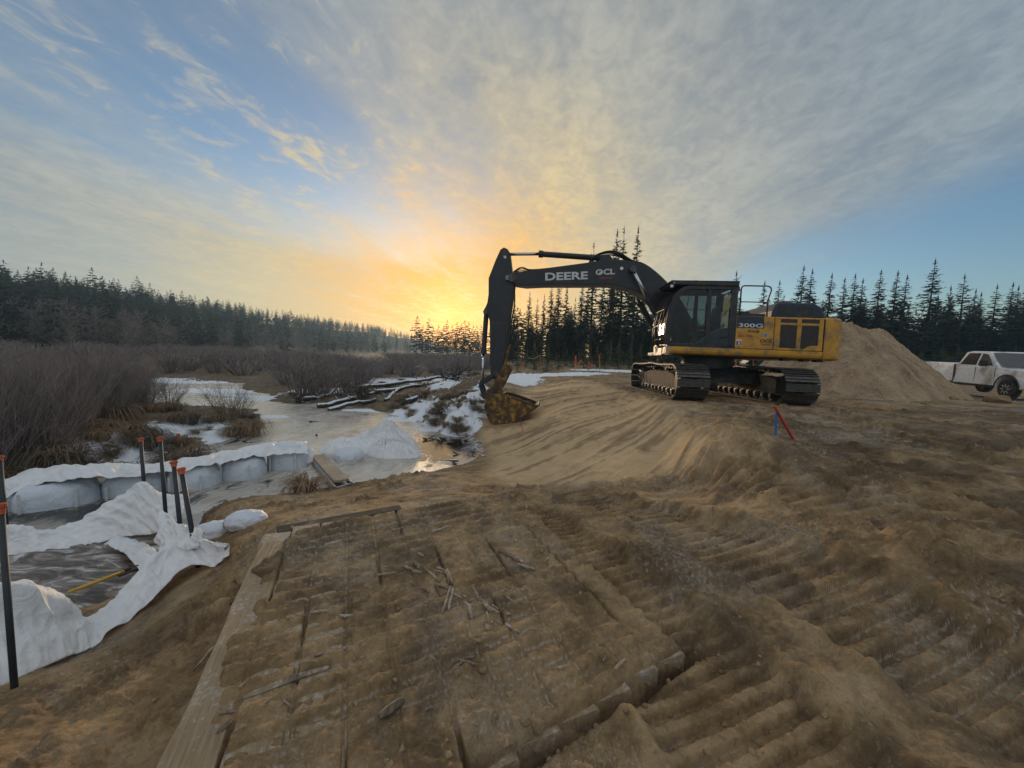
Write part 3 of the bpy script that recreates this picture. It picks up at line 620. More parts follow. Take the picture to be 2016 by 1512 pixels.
    # ---- upper frame
    m = MB(); m.box((-.4, 0, 1.24), (3.7, 2.6, .12)); m.box((.9, 0, 1.33), (1.2, .9, .32)); m.build('deck_plate', M_BLK, root, bevel=.02)
    sk = [(1.45, 1.20), (1.56, 1.21), (1.58, 1.55), (1.50, 1.56)]
    m = MB()
    for sgn in (1, -1):                                  # rounded skirt along each side
        prof = [(1.20, 1.195), (1.44, 1.20), (1.53, 1.235), (1.555, 1.30), (1.555, 1.405), (1.20, 1.405)]
        x0, x1 = -2.30, 1.70 if sgn > 0 else 1.2
        vs = [(x, sgn * y, z) for x in (x0, x1) for y, z in prof]; k = len(prof)
        m = MB().add(vs, [tuple(range(k)), tuple(range(2 * k - 1, k - 1, -1))] + [(i, (i + 1) % k, k + (i + 1) % k, k + i) for i in range(k)]); m.build('side_skirt', M_YEL, root, bevel=.012)
    m = MB(); m.box((1.66, 1.50, 1.30), (.10, .12, .2)); m.build('skirt_end_reflector', mat('pale_reflector', (.45, .34, .26), .5, var=.2), root, bevel=.01)
    # ---- engine side panels (both sides), decals
    for sgn in (1, -1):
        y = 1.54 * sgn
        m = MB(); m.prism([(-.085, 1.415), (-1.055, 1.415), (-1.045, 2.24), (-1.045, 2.285), (-.075, 2.285)], y - .30 * sgn, y); sp1 = m.build('side_panel', M_YEL, root, bevel=.02)
        m = MB(); m.prism([(-1.068, 1.415), (-2.295, 1.415), (-2.285, 2.25), (-2.275, 2.29), (-1.060, 2.285)], y - .30 * sgn, y); sp2 = m.build('engine_door', M_YEL, root, bevel=.02)
        for out in ([(-1.20, 2.085), (-1.62, 2.085), (-1.622, 1.47), (-1.21, 1.475)], [(-1.735, 2.08), (-2.163, 2.088), (-2.166, 1.565), (-1.947, 1.557), (-1.83, 1.465), (-1.733, 1.468)],
                    [(-1.197, 2.24), (-1.612, 2.24), (-1.612, 2.145), (-1.197, 2.145)], [(-1.722, 2.247), (-2.164, 2.247), (-2.164, 2.146), (-1.722, 2.146)]):
            m = MB(); m.prism(out, y - .01 * sgn, y + .004 * sgn); m.build('vent_grille', M_GRILLE, sp2)
            m = MB()
            zs = [z for _, z in out]; xs = [x for x, _ in out]
            for k in range(1, 12):
                zz = min(zs) + (max(zs) - min(zs)) * k / 12
                if zz < 1.56 and min(xs) < -2: continue
                m.box(((max(xs) + min(xs)) / 2, y + .005 * sgn, zz), (max(xs) - min(xs) - .02, .008, .008))
            m.build('grille_bar', M_GRILLE, sp2)
        if sgn > 0:
            m = MB(); m.prism([(-.085, 1.968), (-.79, 1.968), (-.765, 2.278), (-.080, 2.278)], y, y + .004); nb = m.build('model_plate', M_DBLUE, sp1)
            text_obj('lettering', '300G', .62, (-.135, y + .006, 1.985), M_WHITE, sp1, .105, bold=.02)
            text_obj('lettering', 'LC', .115, (-.155, y + .004, 1.870), M_WHITE, sp1, .045, bold=.01)
            text_obj('lettering', 'Brandt', .30, (-.385, y + .004, 1.855), M_GRN, sp1, .07, bold=.015, shear=.25)
            text_obj('lettering', 'EX-746', .355, (-.155, y + .004, 1.725), M_RED, sp1, .075, bold=.012)
            text_obj('lettering', 'OCL', .30, (-.715, y + .004, 1.60), M_BLK, sp1, .085, bold=.025)
            text_obj('lettering', 'GROUP', .21, (-.76, y + .004, 1.54), M_RED, sp1, .026)
            m = MB(); m.prism([(-.755, 1.75), (-.93, 1.75), (-.93, 1.835), (-.755, 1.835)], y, y + .004); st_ = m.build('sticker', mat('sticker_blue', (.30, .36, .42), .5, var=.25, vscale=30), sp1)
            text_obj('lettering', '1', .02, (-.835, y + .006, 1.765), M_DBLUE, st_, .055, bold=.02)
            m = MB(); m.prism([(-.095, 1.49), (-.255, 1.49), (-.255, 1.66), (-.095, 1.66)], y, y + .004); ex_ = m.build('fire_extinguisher_decal', M_WHITE, sp1)
            m = MB(); m.prism([(-.110, 1.505), (-.240, 1.505), (-.240, 1.61), (-.110, 1.61)], y + .004, y + .007); m.build('red_field', M_RED, ex_)
            m = MB(); m.prism([(-.155, 1.515), (-.20, 1.515), (-.20, 1.59), (-.185, 1.60), (-.17, 1.60), (-.155, 1.59)], y + .007, y + .010); m.build('bottle_mark', M_WHITE, ex_)
    m = MB(); m.box((-1.2, 0, 2.2), (2.2, 2.48, .16)); m.box((-1.15, 0, 1.75), (2.2, 2.2, .8)); m.build('body_top', M_YEL, root, bevel=.02)
    # ---- counterweight: plan-curved block
    m = MB(); plan = [(-2.32, 1.545), (-2.60, 1.53), (-2.80, 1.42), (-2.96, 1.20), (-3.16, .8), (-3.28, .35)]
    plan = plan + [(x, -y) for x, y in plan[::-1]]; k = len(plan)
    prof = [(.90, 1.195), (.985, 1.23), (1.0, 1.32), (1.0, 2.16), (.985, 2.25), (.93, 2.315)]
    vs = []
    for sc, z in prof:
        for x, y in plan: vs.append((-2.32 + (x + 2.32) * sc if x < -2.33 else x, y * (1 - (1 - sc) * .35), z))
    fs = [tuple(range(k)), tuple(range((len(prof) - 1) * k, len(prof) * k))]
    for i in range(len(prof) - 1):
        for j in range(k): fs.append((i * k + j, i * k + (j + 1) % k, (i + 1) * k + (j + 1) % k, (i + 1) * k + j))
    m.add(vs, fs); m.build('counterweight', M_YEL, root, bevel=.05, seg=3)
    m = MB(); m.box((-2.313, 0, 1.75), (.014, 3.06, 1.0)); m.build('seam', M_BLK, root)
    for x in (-1.5, -2.0, -2.35): m = MB(); m.box((x, 1.3, 1.17), (.16, .2, .07)); m.build('underside_bracket', M_BLK, root)
    # ---- engine hood
    hd = [(-1.17, 2.285), (-1.20, 2.51), (-1.275, 2.68), (-1.36, 2.735), (-2.26, 2.745), (-2.47, 2.61), (-2.57, 2.33)]
    m = MB(); m.prism(hd, -1.05, 1.14); hood = m.build('engine_hood', M_DBLUE, root, bevel=.045, seg=3)
    for a, b in ((-1.33, -1.72), (-1.82, -2.24)):
        m = MB(); m.prism([(a, 2.36), (b, 2.36), (b, 2.62), (a, 2.62)], 1.135, 1.145); m.build('hood_vent', M_BLK, hood)
    m = MB(); m.lathe([(.26, 2.72), (.255, 2.80), (.19, 2.86), (.02, 2.88)], (-1.85, .45, 0), (0, 0, 1), 24); m.build('air_cleaner_dome', M_BLK, root, smooth=True)
    m = MB(); m.cyl((-2.1, -.35, 2.7), (-2.1, -.35, 3.0), .07); m.build('exhaust_pipe', M_BLK, root)
    m = MB(); m.box((-.58, .62, 2.36), (.95, .9, .12)); m.prism([(-.30, 2.42), (-.74, 2.42), (-.66, 2.49), (-.42, 2.49)], .45, .95); m.build('tank_cover', M_BLK, root, bevel=.02)
    m = MB(); q = [(-.215, 1.38, 2.29), (-.205, 1.38, 3.02), (-.23, 1.38, 3.085), (-.28, 1.38, 3.11), (-.88, 1.38, 3.115), (-.955, 1.38, 3.085), (-.98, 1.38, 3.01), (-.90, 1.38, 2.70), (-.92, 1.38, 2.29)]
    m.tube(q, .019, 8); m.tube([(-.21, 1.38, 2.68), (-.90, 1.38, 2.685)], .014, 8); m.build('handrail', M_BLK, root, smooth=True)
    m = MB(); m.tube([(-.215, -.9, 2.29), (-.205, -.9, 2.95), (-.9, -.9, 3.0), (-.92, -.9, 2.29)], .019, 8); m.build('handrail', M_BLK, root, smooth=True)
    # ---- cab
    cab = empty('cab'); cab.parent = root
    yo, yi = 1.54, .52
    def beam(pts, y, w, t_, mm=M_BLK, nm='cab_pillar', bev=.012):
        out = []
        P2 = [Vector((a, b)) for a, b in pts]; Ls, Rs = [], []
        for i, p in enumerate(P2):
            d = (P2[min(i + 1, len(P2) - 1)] - P2[max(i - 1, 0)]).normalized(); nn = Vector((-d.y, d.x)) * (w / 2); Ls.append(p + nn); Rs.append(p - nn)
        vs = [(p.x, yy, p.y) for yy in (y, y - t_) for p in Ls + Rs]; k = len(P2); o = 2 * k; fs = []
        for i in range(k - 1):
            fs += [(i, i + 1, k + i + 1, k + i), (o + i, o + k + i, o + k + i + 1, o + i + 1), (i, o + i, o + i + 1, i + 1), (k + i, k + i + 1, o + k + i + 1, o + k + i)]
        fs += [(0, k, o + k, o), (k - 1, o + k - 1, o + 2 * k - 1, 2 * k - 1)]
        mm_ = MB().add(vs, fs); return mm_.build(nm, mm, cab, bevel=bev)
    front = [(1.66, 1.45), (1.70, 1.75), (1.69, 2.05), (1.63, 2.40), (1.52, 2.72), (1.38, 2.92), (1.22, 3.0)]
    for y in (yo, yi + .09):
        beam(front, y, .13, .09); beam([(.02, 1.42), (.02, 3.03)], y, .17, .09)
        beam([(1.24, 3.0), (.0, 3.03)], y, .12, .09, nm='roof_rail'); beam([(1.68, 1.445), (-.06, 1.445)], y, .10, .09, nm='cab_sill'); beam([(.64, 1.5), (.66, 2.98)], y - .005, .11, .06)
    # door skin below the windows
    m = MB(); m.prism([(.58, 1.48), (.95, 1.49), (.75, 1.66), (.52, 1.84), (.28, 1.95), (.02, 1.97), (.02, 1.48)], yo - .055, yo - .012); dr = m.build('door_panel', mat('door_blue_black', (.020, .028, .038), .35, var=.2), cab, bevel=.02)
    m = MB(); m.tube([(.12, yo + .01, 1.72), (.22, yo + .025, 1.70), (.32, yo + .01, 1.68)], .014, 6); m.build('handle', M_BLK, dr)
    m = MB(); m.box((.80, 1.03, 3.10), (1.75, 1.08, .11)); rf = m.build('cab_roof', M_BLK, cab, bevel=.03)
    m = MB(); m.prism([(1.40, 3.03), (1.66, 3.10), (1.72, 3.14), (1.68, 3.175), (-.08, 3.195), (-.08, 3.155), (1.35, 3.145)], .5, 1.56); m.build('roof_guard', M_BLK, rf, bevel=.008)
    m = MB(); m.lathe([(.05, -.012), (.05, .012)], (.93, 1.2, 3.215), (0, 1, 0), 12); m.build('lifting_eye', M_BLK, rf)
    for x, z in ((1.60, 3.10), (1.64, 3.02)):
        m = MB(); m.lathe([(.03, 0), (.045, .02), (.045, .05), (.03, .07)], (x, 1.50, z), (.5, .85, 0), 12); lp = m.build('work_lamp', M_LENS, cab)
    m = MB(); m.box((-.06, 1.45, 3.0), (.10, .14, .12)); m.build('rear_lamp', M_BLK, cab, bevel=.01)
    m = MB(); m.tube([(-.05, 1.3, 3.19), (-.25, 1.28, 3.42)], .005, 5); m.build('antenna', M_BLK, cab)
    # front guard bars
    for dx_, y in ((.05, 1.54), (.09, 1.40), (.12, 1.26), (.12, .9), (.09, .6)):
        m = MB(); m.tube([(x + dx_ + .04, y, z) for x, z in front[:6]], .016, 6); m.build('front_guard_bar', M_BLK, cab, smooth=True)
    m = MB()
    for zq in (1.6, 2.0, 2.4): m.tube([(1.80, .6, zq), (1.80, 1.5, zq)], .010, 6)
    m.build('guard_cross_bar', M_BLK, cab)
    m = MB(); m.box((1.86, 1.46, 1.40), (.22, .18, .04)); m.build('guard_foot', M_BLK, cab)
    # glass
    for y, nm in ((yo - .045, 'door_glass'), (yi + .045, 'side_glass')):
        m = MB(); m.add([(1.64, y, 1.5), (1.66, y, 1.8), (1.65, y, 2.05), (1.59, y, 2.4), (1.48, y, 2.72), (1.35, y, 2.90), (1.2, y, 2.97), (.05, y, 2.97), (.05, y, 1.5)], [tuple(range(9))]); m.build(nm, M_GLASS, cab, fix=False)
    m = MB(); k = len(front); m.add([(x + .01, y, z) for y in (1.47, .6) for x, z in front], [(i, i + 1, k + i + 1, k + i) for i in range(k - 1)]); m.build('windscreen', M_GLASS, cab, fix=False)
    m = MB(); m.box((0, 1.03, 1.95), (.06, .95, 1.0)); m.build('cab_back', M_BLK, cab)
    m = MB(); m.add([(0, 1.48, 2.45), (0, .58, 2.45), (0, .58, 2.98), (0, 1.48, 2.98)], [(0, 1, 2, 3)]); m.build('rear_glass', M_GLASS, cab, fix=False)
    m = MB(); m.box((.85, 1.03, 1.44), (1.65, .95, .06)); m.build('cab_floor', M_BLK, cab)
    m = MB(); m.box((.62, 1.03, 1.82), (.52, .5, .14)); m.prism([(.42, 1.85), (.30, 1.86), (.18, 2.55), (.28, 2.58)], .80, 1.26); m.box((.62, 1.03, 1.6), (.3, .4, .3)); m.build('operator_seat', mat('seat_grey', (.06, .07, .075), .8, var=.2), cab, bevel=.04)
    m = MB(); m.box((.75, 1.36, 1.95), (.5, .14, .10)); m.tube([(.95, 1.36, 1.98), (1.0, 1.36, 2.2)], .02); m.box((1.2, .7, 1.85), (.3, .2, .5)); m.tube([(1.35, 1.3, 1.45), (1.3, 1.3, 1.9), (1.45, 1.25, 2.1)], .018); m.build('console', M_BLK, cab, bevel=.01)
    m = MB()
    for zq in (2.12, 2.55): m.tube([(.2, yi + .02, zq), (1.5, yi + .02, zq)], .012, 6)
    m.tube([(.95, yi + .02, 2.1), (.85, yi + .02, 2.95)], .012, 6); m.build('window_guard', M_BLK, cab)
    # badge on the door glass: rounded square ring and a leaping deer
    bd = MB(); bx, bz = .20, 2.80
    ring = [(.075, -.035), (.075, .045), (.045, .06), (-.045, .06), (-.075, .045), (-.075, -.035), (-.05, -.06), (.05, -.06)]
    k = len(ring); bd.add([(bx + a, yo + .001, bz + b) for a, b in ring] + [(bx + a * .88, yo + .001, bz + b * .88) for a, b in ring], [(i, (i + 1) % k, k + (i + 1) % k, k + i) for i in range(k)])
    deer = [(.05, -.005), (.03, .012), (.018, .012), (.022, .03), (.03, .035), (.02, .042), (.008, .02), (-.02, .008), (-.035, .012), (-.05, -.015), (-.03, -.008), (-.012, -.006), (.01, -.012), (.035, -.02)]
    bd.add([(bx + a * 1.05, yo + .002, bz + b * 1.05) for a, b in deer], [tuple(range(len(deer)))]); bd.build('door_emblem', M_WHITE, cab, fix=False)
    # ---- boom
    boom_out = [(6.28, 3.40), (6.26, 3.50), (6.13, 3.575), (5.89, 3.59), (5.455, 3.65), (4.717, 3.757), (3.867, 3.895), (3.447, 3.97), (3.209, 4.01), (2.849, 4.02), (2.458, 3.98), (2.156, 3.90), (1.85, 3.74), (1.56, 3.50), (1.25, 3.20), (.95, 2.82), (.62, 2.30), (.40, 1.90),
                (.30, 1.70), (.42, 1.56), (.62, 1.58), (.95, 1.85), (1.35, 2.28), (1.68, 2.62), (1.95, 2.86), (2.2, 3.02), (2.45, 3.13), (2.75, 3.225), (3.166, 3.275), (4.076, 3.243), (5.124, 3.216), (5.683, 3.175), (6.0, 3.21), (6.19, 3.285)]
    m = MB(); m.prism(boom_out, -.29, .29); boom = m.build('boom', M_BOOM, root, bevel=.02)
    text_obj('lettering', 'DEERE', 1.30, (5.085, .297, 3.338), M_WHITE, boom, .235, bold=.03).rotation_euler = (0, R(3.2), 0)
    text_obj('lettering', 'OCL', .575, (3.56, .297, 3.535), M_WHITE, boom, .175, bold=.03).rotation_euler = (0, R(4), 0)
    text_obj('lettering', 'GROUP', .41, (3.455, .297, 3.425), M_RED, boom, .055, bold=.02).rotation_euler = (0, R(2), 0)
    m = MB(); m.prism([(3.475, 3.58), (3.44, 3.615), (3.455, 3.63), (3.43, 3.66), (3.41, 3.63), (3.39, 3.665), (3.375, 3.63), (3.35, 3.655), (3.365, 3.61), (3.34, 3.585), (3.40, 3.59)], .296, .301); m.build('leaf_mark', M_WHITE, boom)
    m = MB(); m.lathe([(.03, 0), (.05, .03), (.05, .06)], (2.804, .29, 3.746), (0, 1, 0), 12); m.build('work_lamp', M_LENS, boom)
    for (x, z), r in (((6.117, 3.398), .12), ((2.459, 3.75), .07)):
        m = MB(); m.lathe([(r, -.33), (r, .33)], (x, 0, z), (0, 1, 0), 16); m.build('pin', M_STEEL, boom)
    m = MB(); m.prism([(6.32, 3.33), (6.32, 3.46), (6.08, 3.47), (5.98, 3.40), (6.08, 3.32)], .292, .32); m.build('pin_plate', mat('pale_grease', (.30, .28, .25), .6, var=.4, vscale=14), boom, bevel=.01)
    for k, y in enumerate((.12, .04, -.10)):
        m = MB(); m.tube(catmull([(6.1, y, 3.62 + .02 * k), (5.85, y, 3.77 - .03 * k), (5.6, y, 3.70), (5.1, y, 3.74), (4.3, y, 3.86), (3.7, y, 3.955), (3.45, y, 4.02)], 24), .018, 6); m.build('hydraulic_line', M_HOSE, boom, smooth=True)
    for k in range(5):
        y = -.16 + .08 * k
        m = MB(); m.tube(catmull([(3.75, y, 4.0), (3.5, y, 4.21 + .02 * (k % 2)), (3.1, y, 4.28 + .03 * (k % 3)), (2.75, y, 4.20), (2.5, y, 4.05), (2.1, y, 3.93), (1.7, y, 3.66), (1.3, y, 3.30)], 26), .02, 6); m.build('hydraulic_hose', M_HOSE, boom, smooth=True)
    m = MB(); m.prism([(3.5, 3.95), (3.38, 4.20), (3.15, 4.20), (2.98, 4.0)], -.14, -.10); m.prism([(3.5, 3.95), (3.38, 4.20), (3.15, 4.20), (2.98, 4.0)], .10, .14); m.build('cylinder_bracket', M_BOOM, boom, bevel=.01)
    # ---- arm
    arm_out = [(6.43, 4.35), (6.31, 4.305), (6.22, 4.18), (6.125, 3.60), (6.04, 3.30), (6.03, 3.19), (6.056, 2.91), (6.125, 2.28), (6.22, 1.49), (6.25, .95), (6.30, .55), (6.42, .26), (6.56, .20), (6.68, .30), (6.735, .8), (6.744, 1.31), (6.79, 2.07), (6.84, 2.20), (6.98, 2.30), (7.0, 2.38), (6.93, 2.50), (6.885, 2.62), (6.855, 2.89), (6.872, 3.39), (6.67, 3.956), (6.53, 4.28)]
    m = MB(); m.prism(arm_out, -.20, .20); arm = m.build('arm', M_BOOM, root, bevel=.018)
    for (x, z), r in (((6.37, 4.17), .085), ((6.93, 2.33), .07), ((6.50, .38), .08)):
        m = MB(); m.lathe([(r, -.25), (r, .25)], (x, 0, z), (0, 1, 0), 14); m.build('pin', M_STEEL, arm)
    m = MB(); m.prism([(6.33, 4.24), (6.42, 4.24), (6.42, 4.04), (6.36, 3.99), (6.33, 4.04)], .202, .225); m.build('pin_plate', M_LENS, arm)
    for k in range(3):
        m = MB(); m.tube(catmull([(6.05, .21 - .1 * k, 3.2), (6.02, .22 - .1 * k, 2.6), (6.10, .22 - .1 * k, 2.0), (6.12, .22 - .1 * k, 1.5), (6.17, .2 - .1 * k, 1.0)], 20), .016, 6); m.build('hydraulic_hose', M_HOSE, arm, smooth=True)
    m = MB(); m.box((6.47, .205, 2.02), (.62, .012, .012)); m.box((6.47, .205, 1.97), (.5, .012, .012)); m.build('hose_clamp', M_STEEL, arm)
    # ---- cylinders
    def cylinder(name, p0, pm, p1, rb, rr, y=0.0):
        c = MB(); a, b_ = Vector((p0[0], y, p0[1])), Vector((pm[0], y, pm[1])); d = (b_ - a).normalized(); L = (b_ - a).length
        c.lathe([(rb * .8, -.02), (rb, 0), (rb, L - .14), (rb * 1.25, L - .13), (rb * 1.25, L), (rb * .8, L + .01)], a, d, 16); o = c.build(name, M_BOOM, root, bevel=.004)
        c = MB(); c.cyl(b_, (p1[0], y, p1[1]), rr, 12); c.build('rod', M_CHROME, o, smooth=True)
        c = MB(); c.lathe([(rb * 1.05, -.09), (rb * 1.05, .09)], (p1[0], y, p1[1]), (0, 1, 0), 14); c.lathe([(rb * 1.05, -.09), (rb * 1.05, .09)], (p0[0], y, p0[1]), (0, 1, 0), 14); c.build('eye', M_STEEL, o)
        return o
    cylinder('arm_cylinder', (3.28, 4.12), (5.33, 4.22), (6.36, 4.19), .088, .05)
    cylinder('bucket_cylinder', (6.93, 2.33), (6.972, 1.02), (6.975, .08), .082, .045)
    for y in (.46, -.46): cylinder('boom_cylinder', (1.20, 1.52), (2.03, 2.87), (2.50, 3.70), .095, .055, y)
    # ---- bucket linkage and bucket
    for y in (.26, -.26):
        m = MB(); m.prism([(6.99, .16), (7.06, .05), (6.98, -.02), (6.66, .20), (6.58, .32), (6.66, .38)], y - .03, y + .03); m.build('idler_link', M_BOOM, root, bevel=.01)
    for y in (.20, -.20):
        m = MB(); m.prism([(7.02, .05), (6.93, -.02), (6.80, -.40), (6.86, -.46), (6.93, -.40), (7.06, 0)], y - .03, y + .03); m.build('power_link', M_BOOM, root, bevel=.01)
    m = MB(); m.prism([(6.05, 1.34), (6.13, 1.34), (6.28, .72), (6.22, .66), (6.17, .80)], .10, .30); m.prism([(6.26, .74), (6.08, .68), (6.02, .56), (6.24, .06), (6.30, -.05), (6.55, -.26), (6.72, -.30), (6.76, -.12), (6.62, -.02)], .08, .34)
    m.prism([(6.26, .74), (6.08, .68), (6.02, .56), (6.24, .06), (6.30, -.05), (6.55, -.26), (6.72, -.30), (6.76, -.12), (6.62, -.02)], -.34, -.08); th = m.build('thumb_bracket', M_YELD, root, bevel=.015)
    m = MB(); m.lathe([(.06, .34), (.06, .36)], (6.28, 0, .34), (0, 1, 0), 12); m.build('hole_cover', M_BLK, th)
    m = MB(); m.lathe([(.085, .34), (.085, .38), (.04, .38), (.04, .40)], (6.50, 0, -.14), (0, 1, 0), 14); m.build('pin', M_BLK, th)
    m = MB(); m.prism([(6.74, -.10), (6.84, -.22), (6.84, -.42), (6.78, -.50), (6.84, -.66), (6.80, -.80), (6.66, -.78), (6.60, -.55), (6.36, -.30), (6.30, -.16), (6.5, -.06)], -.36, .36); m.build('coupler', M_YELD, root, bevel=.02)
    side = [(6.62, -.28), (6.70, -.60), (6.70, -.92), (6.56, -1.14), (6.32, -1.25), (6.06, -1.24), (5.80, -1.06), (5.16, -.52), (5.40, -.44), (5.95, -.28), (6.30, -.22)]
    bk = None
    m = MB(); W = .52
    arc = side[:8]; k = len(arc)
    vs = [(x, y, z) for y in (-W, W) for x, z in arc] + [(x * .985 + 6.0 * .015, y, z + .03) for y in (-W, W) for x, z in arc]
    fs = [(i, i + 1, k + i + 1, k + i) for i in range(k - 1)] + [(2 * k + i, 3 * k + i, 3 * k + i + 1, 2 * k + i + 1) for i in range(k - 1)] + [(0, k, 3 * k, 2 * k), (k - 1, 3 * k - 1, 4 * k - 1, 2 * k - 1 + k)] if False else [(i, i + 1, k + i + 1, k + i) for i in range(k - 1)]
    m.add(vs[:2 * k], fs); bk = m.build('bucket', M_RUST, root); md = bk.modifiers.new('thick', 'SOLIDIFY'); md.thickness = .04; md.offset = 0
    for y in (W, -W):
        m = MB(); m.prism(side, y - .025, y + .025); m.build('side_plate', M_YELD, bk, bevel=.006)
        m = MB(); m.prism([(5.16, -.52), (5.40, -.44), (5.95, -.28), (5.95, -.33), (5.4, -.50), (5.2, -.56)], y - .045, y + .045); m.build('rim', M_RUST, bk)
    m = MB(); m.prism([(6.62, -.26), (6.70, -.6), (6.64, -.6), (6.30, -.30), (6.2, -.22)], -W, W); m.build('back_plate', M_YELD, bk)
    m = MB(); m.prism([(5.82, -1.09), (5.10, -.47), (5.07, -.52), (5.80, -1.14)], -W - .03, W + .03); m.build('cutting_edge', M_RUST, bk)
    m = MB(); m.prism([(6.33, -1.27), (6.05, -1.265), (5.80, -1.09), (6.05, -1.20), (6.3, -1.22)], W - .02, W + .04); m.build('wear_strip', M_RUST, bk)
    return root
build_excavator()

# ------------------------------------------------------------------ vegetation
M_BARK = mat('bark', (0.060, 0.046, 0.036), 0.9, var=0.35, vscale=4)
def leaf_mat(name, c, tr=0.25):
    m = mat(name, c, 0.75, var=0.45, vscale=0.9, spec=0.2)
    return translucent(m, tr, tuple(min(1, k * 1.3) for k in c))
M_SPRUCE = leaf_mat('spruce_needles', (0.040, 0.054, 0.036), 0.15)
M_SPRUCE2 = leaf_mat('far_spruce_needles', (0.034, 0.050, 0.044), 0.1)
M_PINE = leaf_mat('young_pine_needles', (0.10, 0.125, 0.062), 0.3)
M_TWIG = mat('grey_twigs', (0.20, 0.165, 0.150), 0.85, var=0.35, vscale=1.2)
M_TWIG2 = mat('brown_twigs', (0.19, 0.145, 0.105), 0.85, var=0.35, vscale=1.2)
M_GRASS = leaf_mat('dry_sedge', (0.27, 0.20, 0.13), 0.3)
M_GRASS2 = leaf_mat('dull_sedge', (0.17, 0.135, 0.10), 0.25)
rng = np.random.RandomState(11)

class TB:                                              # triangle soup builder
    def __init__(s): s.V = []; s.F = []; s.n = 0
    def quadstrip(s, pts, w, side):                     # ribbons drawn as three-sided twigs are cheap; here: flat needle sprays
        pass
    def twig(s, p, q, r0, r1):
        p = np.asarray(p, float); q = np.asarray(q, float); d = q - p; d /= np.linalg.norm(d) + 1e-9
        a = np.cross(d, [.3, .2, .9]); a /= np.linalg.norm(a) + 1e-9; b = np.cross(d, a)
        k = s.n
        for (c, r) in ((p, r0), (q, r1)):
            for t in (0, 2.094, 4.189): s.V.append(c + r * (a * math.cos(t) + b * math.sin(t)))
        s.F += [(k, k + 1, k + 4), (k, k + 4, k + 3), (k + 1, k + 2, k + 5), (k + 1, k + 5, k + 4), (k + 2, k, k + 3), (k + 2, k + 3, k + 5)]; s.n += 6
    def tri(s, a, b, c):
        s.V += [a, b, c]; s.F.append((s.n, s.n + 1, s.n + 2)); s.n += 3
    def mesh(s, name, m):
        o = mesh_np(name, np.array(s.V), np.array(s.F), m); me = o.data; bpy.data.objects.remove(o); return me

def spruce(seed, h=14.0, rad=1.5, whorls=34, per=6, clump=5, start=.12, ragged=.35, size=.34):
    r = np.random.RandomState(seed); t = TB()
    lean = r.uniform(-.02, .02, 2)
    for w in range(whorls):
        u = start + (1 - start) * (w / (whorls - 1)) ** .92; z = h * u
        prof = min(1.0, (1 - u) * 1.9 + .06) * (1 if u > .25 else .55 + 1.8 * (u - start))
        for k in range(per if u < .93 else 3):
            if r.rand() < ragged * .55: continue
            a = r.uniform(0, 6.283); L = rad * prof * r.uniform(.45, 1.15) * (1 + ragged * r.uniform(-.5, .9))
            droop = -.35 * (1 - u) + .25 * (u > .85) + r.uniform(-.12, .12)
            base = np.array([lean[0] * z, lean[1] * z, z]); d = np.array([math.cos(a), math.sin(a), 0]); sd = np.array([-d[1], d[0], 0])
            nseg = max(2, int(clump * (.4 + .6 * prof)))
            for c in range(nseg):
                v = (c + r.uniform(.3, 1)) / nseg
                p = base + d * L * v + np.array([0, 0, droop * L * v + .12 * L * v * v])
                for q in range(3):
                    s_ = size * (1.15 - .45 * v) * r.uniform(.6, 1.3) * (h / 14) ** .4 * (.35 + .65 * min(1.0, (1 - u) * 3.2))
                    o = r.normal(0, .35, 3) * s_
                    tip = p + d * s_ * r.uniform(.5, 1.2) + sd * s_ * r.uniform(-.9, .9) + np.array([0, 0, s_ * r.uniform(-.55, .25)])
                    w1 = sd * s_ * r.uniform(.15, .32) + np.array([0, 0, s_ * r.uniform(-.2, .2)])
                    t.tri(p + o * .5 + w1, tip, p + o * .5 - w1)
    top = np.array([lean[0] * h, lean[1] * h, h])
    for q in range(5):
        a = r.uniform(0, 6.28); t.tri(top + [0, 0, .5], top + [.09 * math.cos(a), .09 * math.sin(a), -.5], top + [-.09 * math.cos(a), -.09 * math.sin(a), -.4])
    tr = MB(); tr.tube([(0, 0, -.3), (lean[0] * h * .5, lean[1] * h * .5, h * .5), (lean[0] * h, lean[1] * h, h)], [.011 * h, .008 * h, .012], 7)
    for q in range(14):                                 # dead snags low on the stem
        a = r.uniform(0, 6.28); z = h * r.uniform(.06, .4); L = r.uniform(.3, .9)
        tr.tube([(0, 0, z), (L * math.cos(a), L * math.sin(a), z - .15 * L)], [.022, .006], 3)
    to = tr.build('trunk', M_BARK); tm = to.data; bpy.data.objects.remove(to)
    return t, tm
def shrub(seed, h=2.2, rad=1.1, stems=70, r0=.012, kids=6, m=M_TWIG, name='stems'):
    r = np.random.RandomState(seed); t = TB()
    for s in range(stems):
        a = r.uniform(0, 6.283); b = r.uniform(0, .28) * rad; p = np.array([b * math.cos(a), b * math.sin(a), -.1])
        a2 = a + r.normal(0, .5); sp = r.uniform(.15, 1.0) * rad; hh = h * r.uniform(.55, 1.05)
        q1 = p + np.array([sp * .4 * math.cos(a2), sp * .4 * math.sin(a2), hh * .55]); q2 = p + np.array([sp * math.cos(a2 + .2), sp * math.sin(a2 + .2), hh])
        t.twig(p, q1, r0, r0 * .7); t.twig(q1, q2, r0 * .7, r0 * .25)
        for k in range(kids):
            v = r.uniform(.2, 1.0); o = q1 + (q2 - q1) * v if r.rand() < .7 else p + (q1 - p) * r.uniform(.4, 1)
            d = np.array([r.normal(0, .5), r.normal(0, .5), r.uniform(.5, 1.2)]); d *= h * r.uniform(.10, .26) / np.linalg.norm(d)
            t.twig(o, o + d, r0 * .45, r0 * .15)
    return t.mesh(name, m)
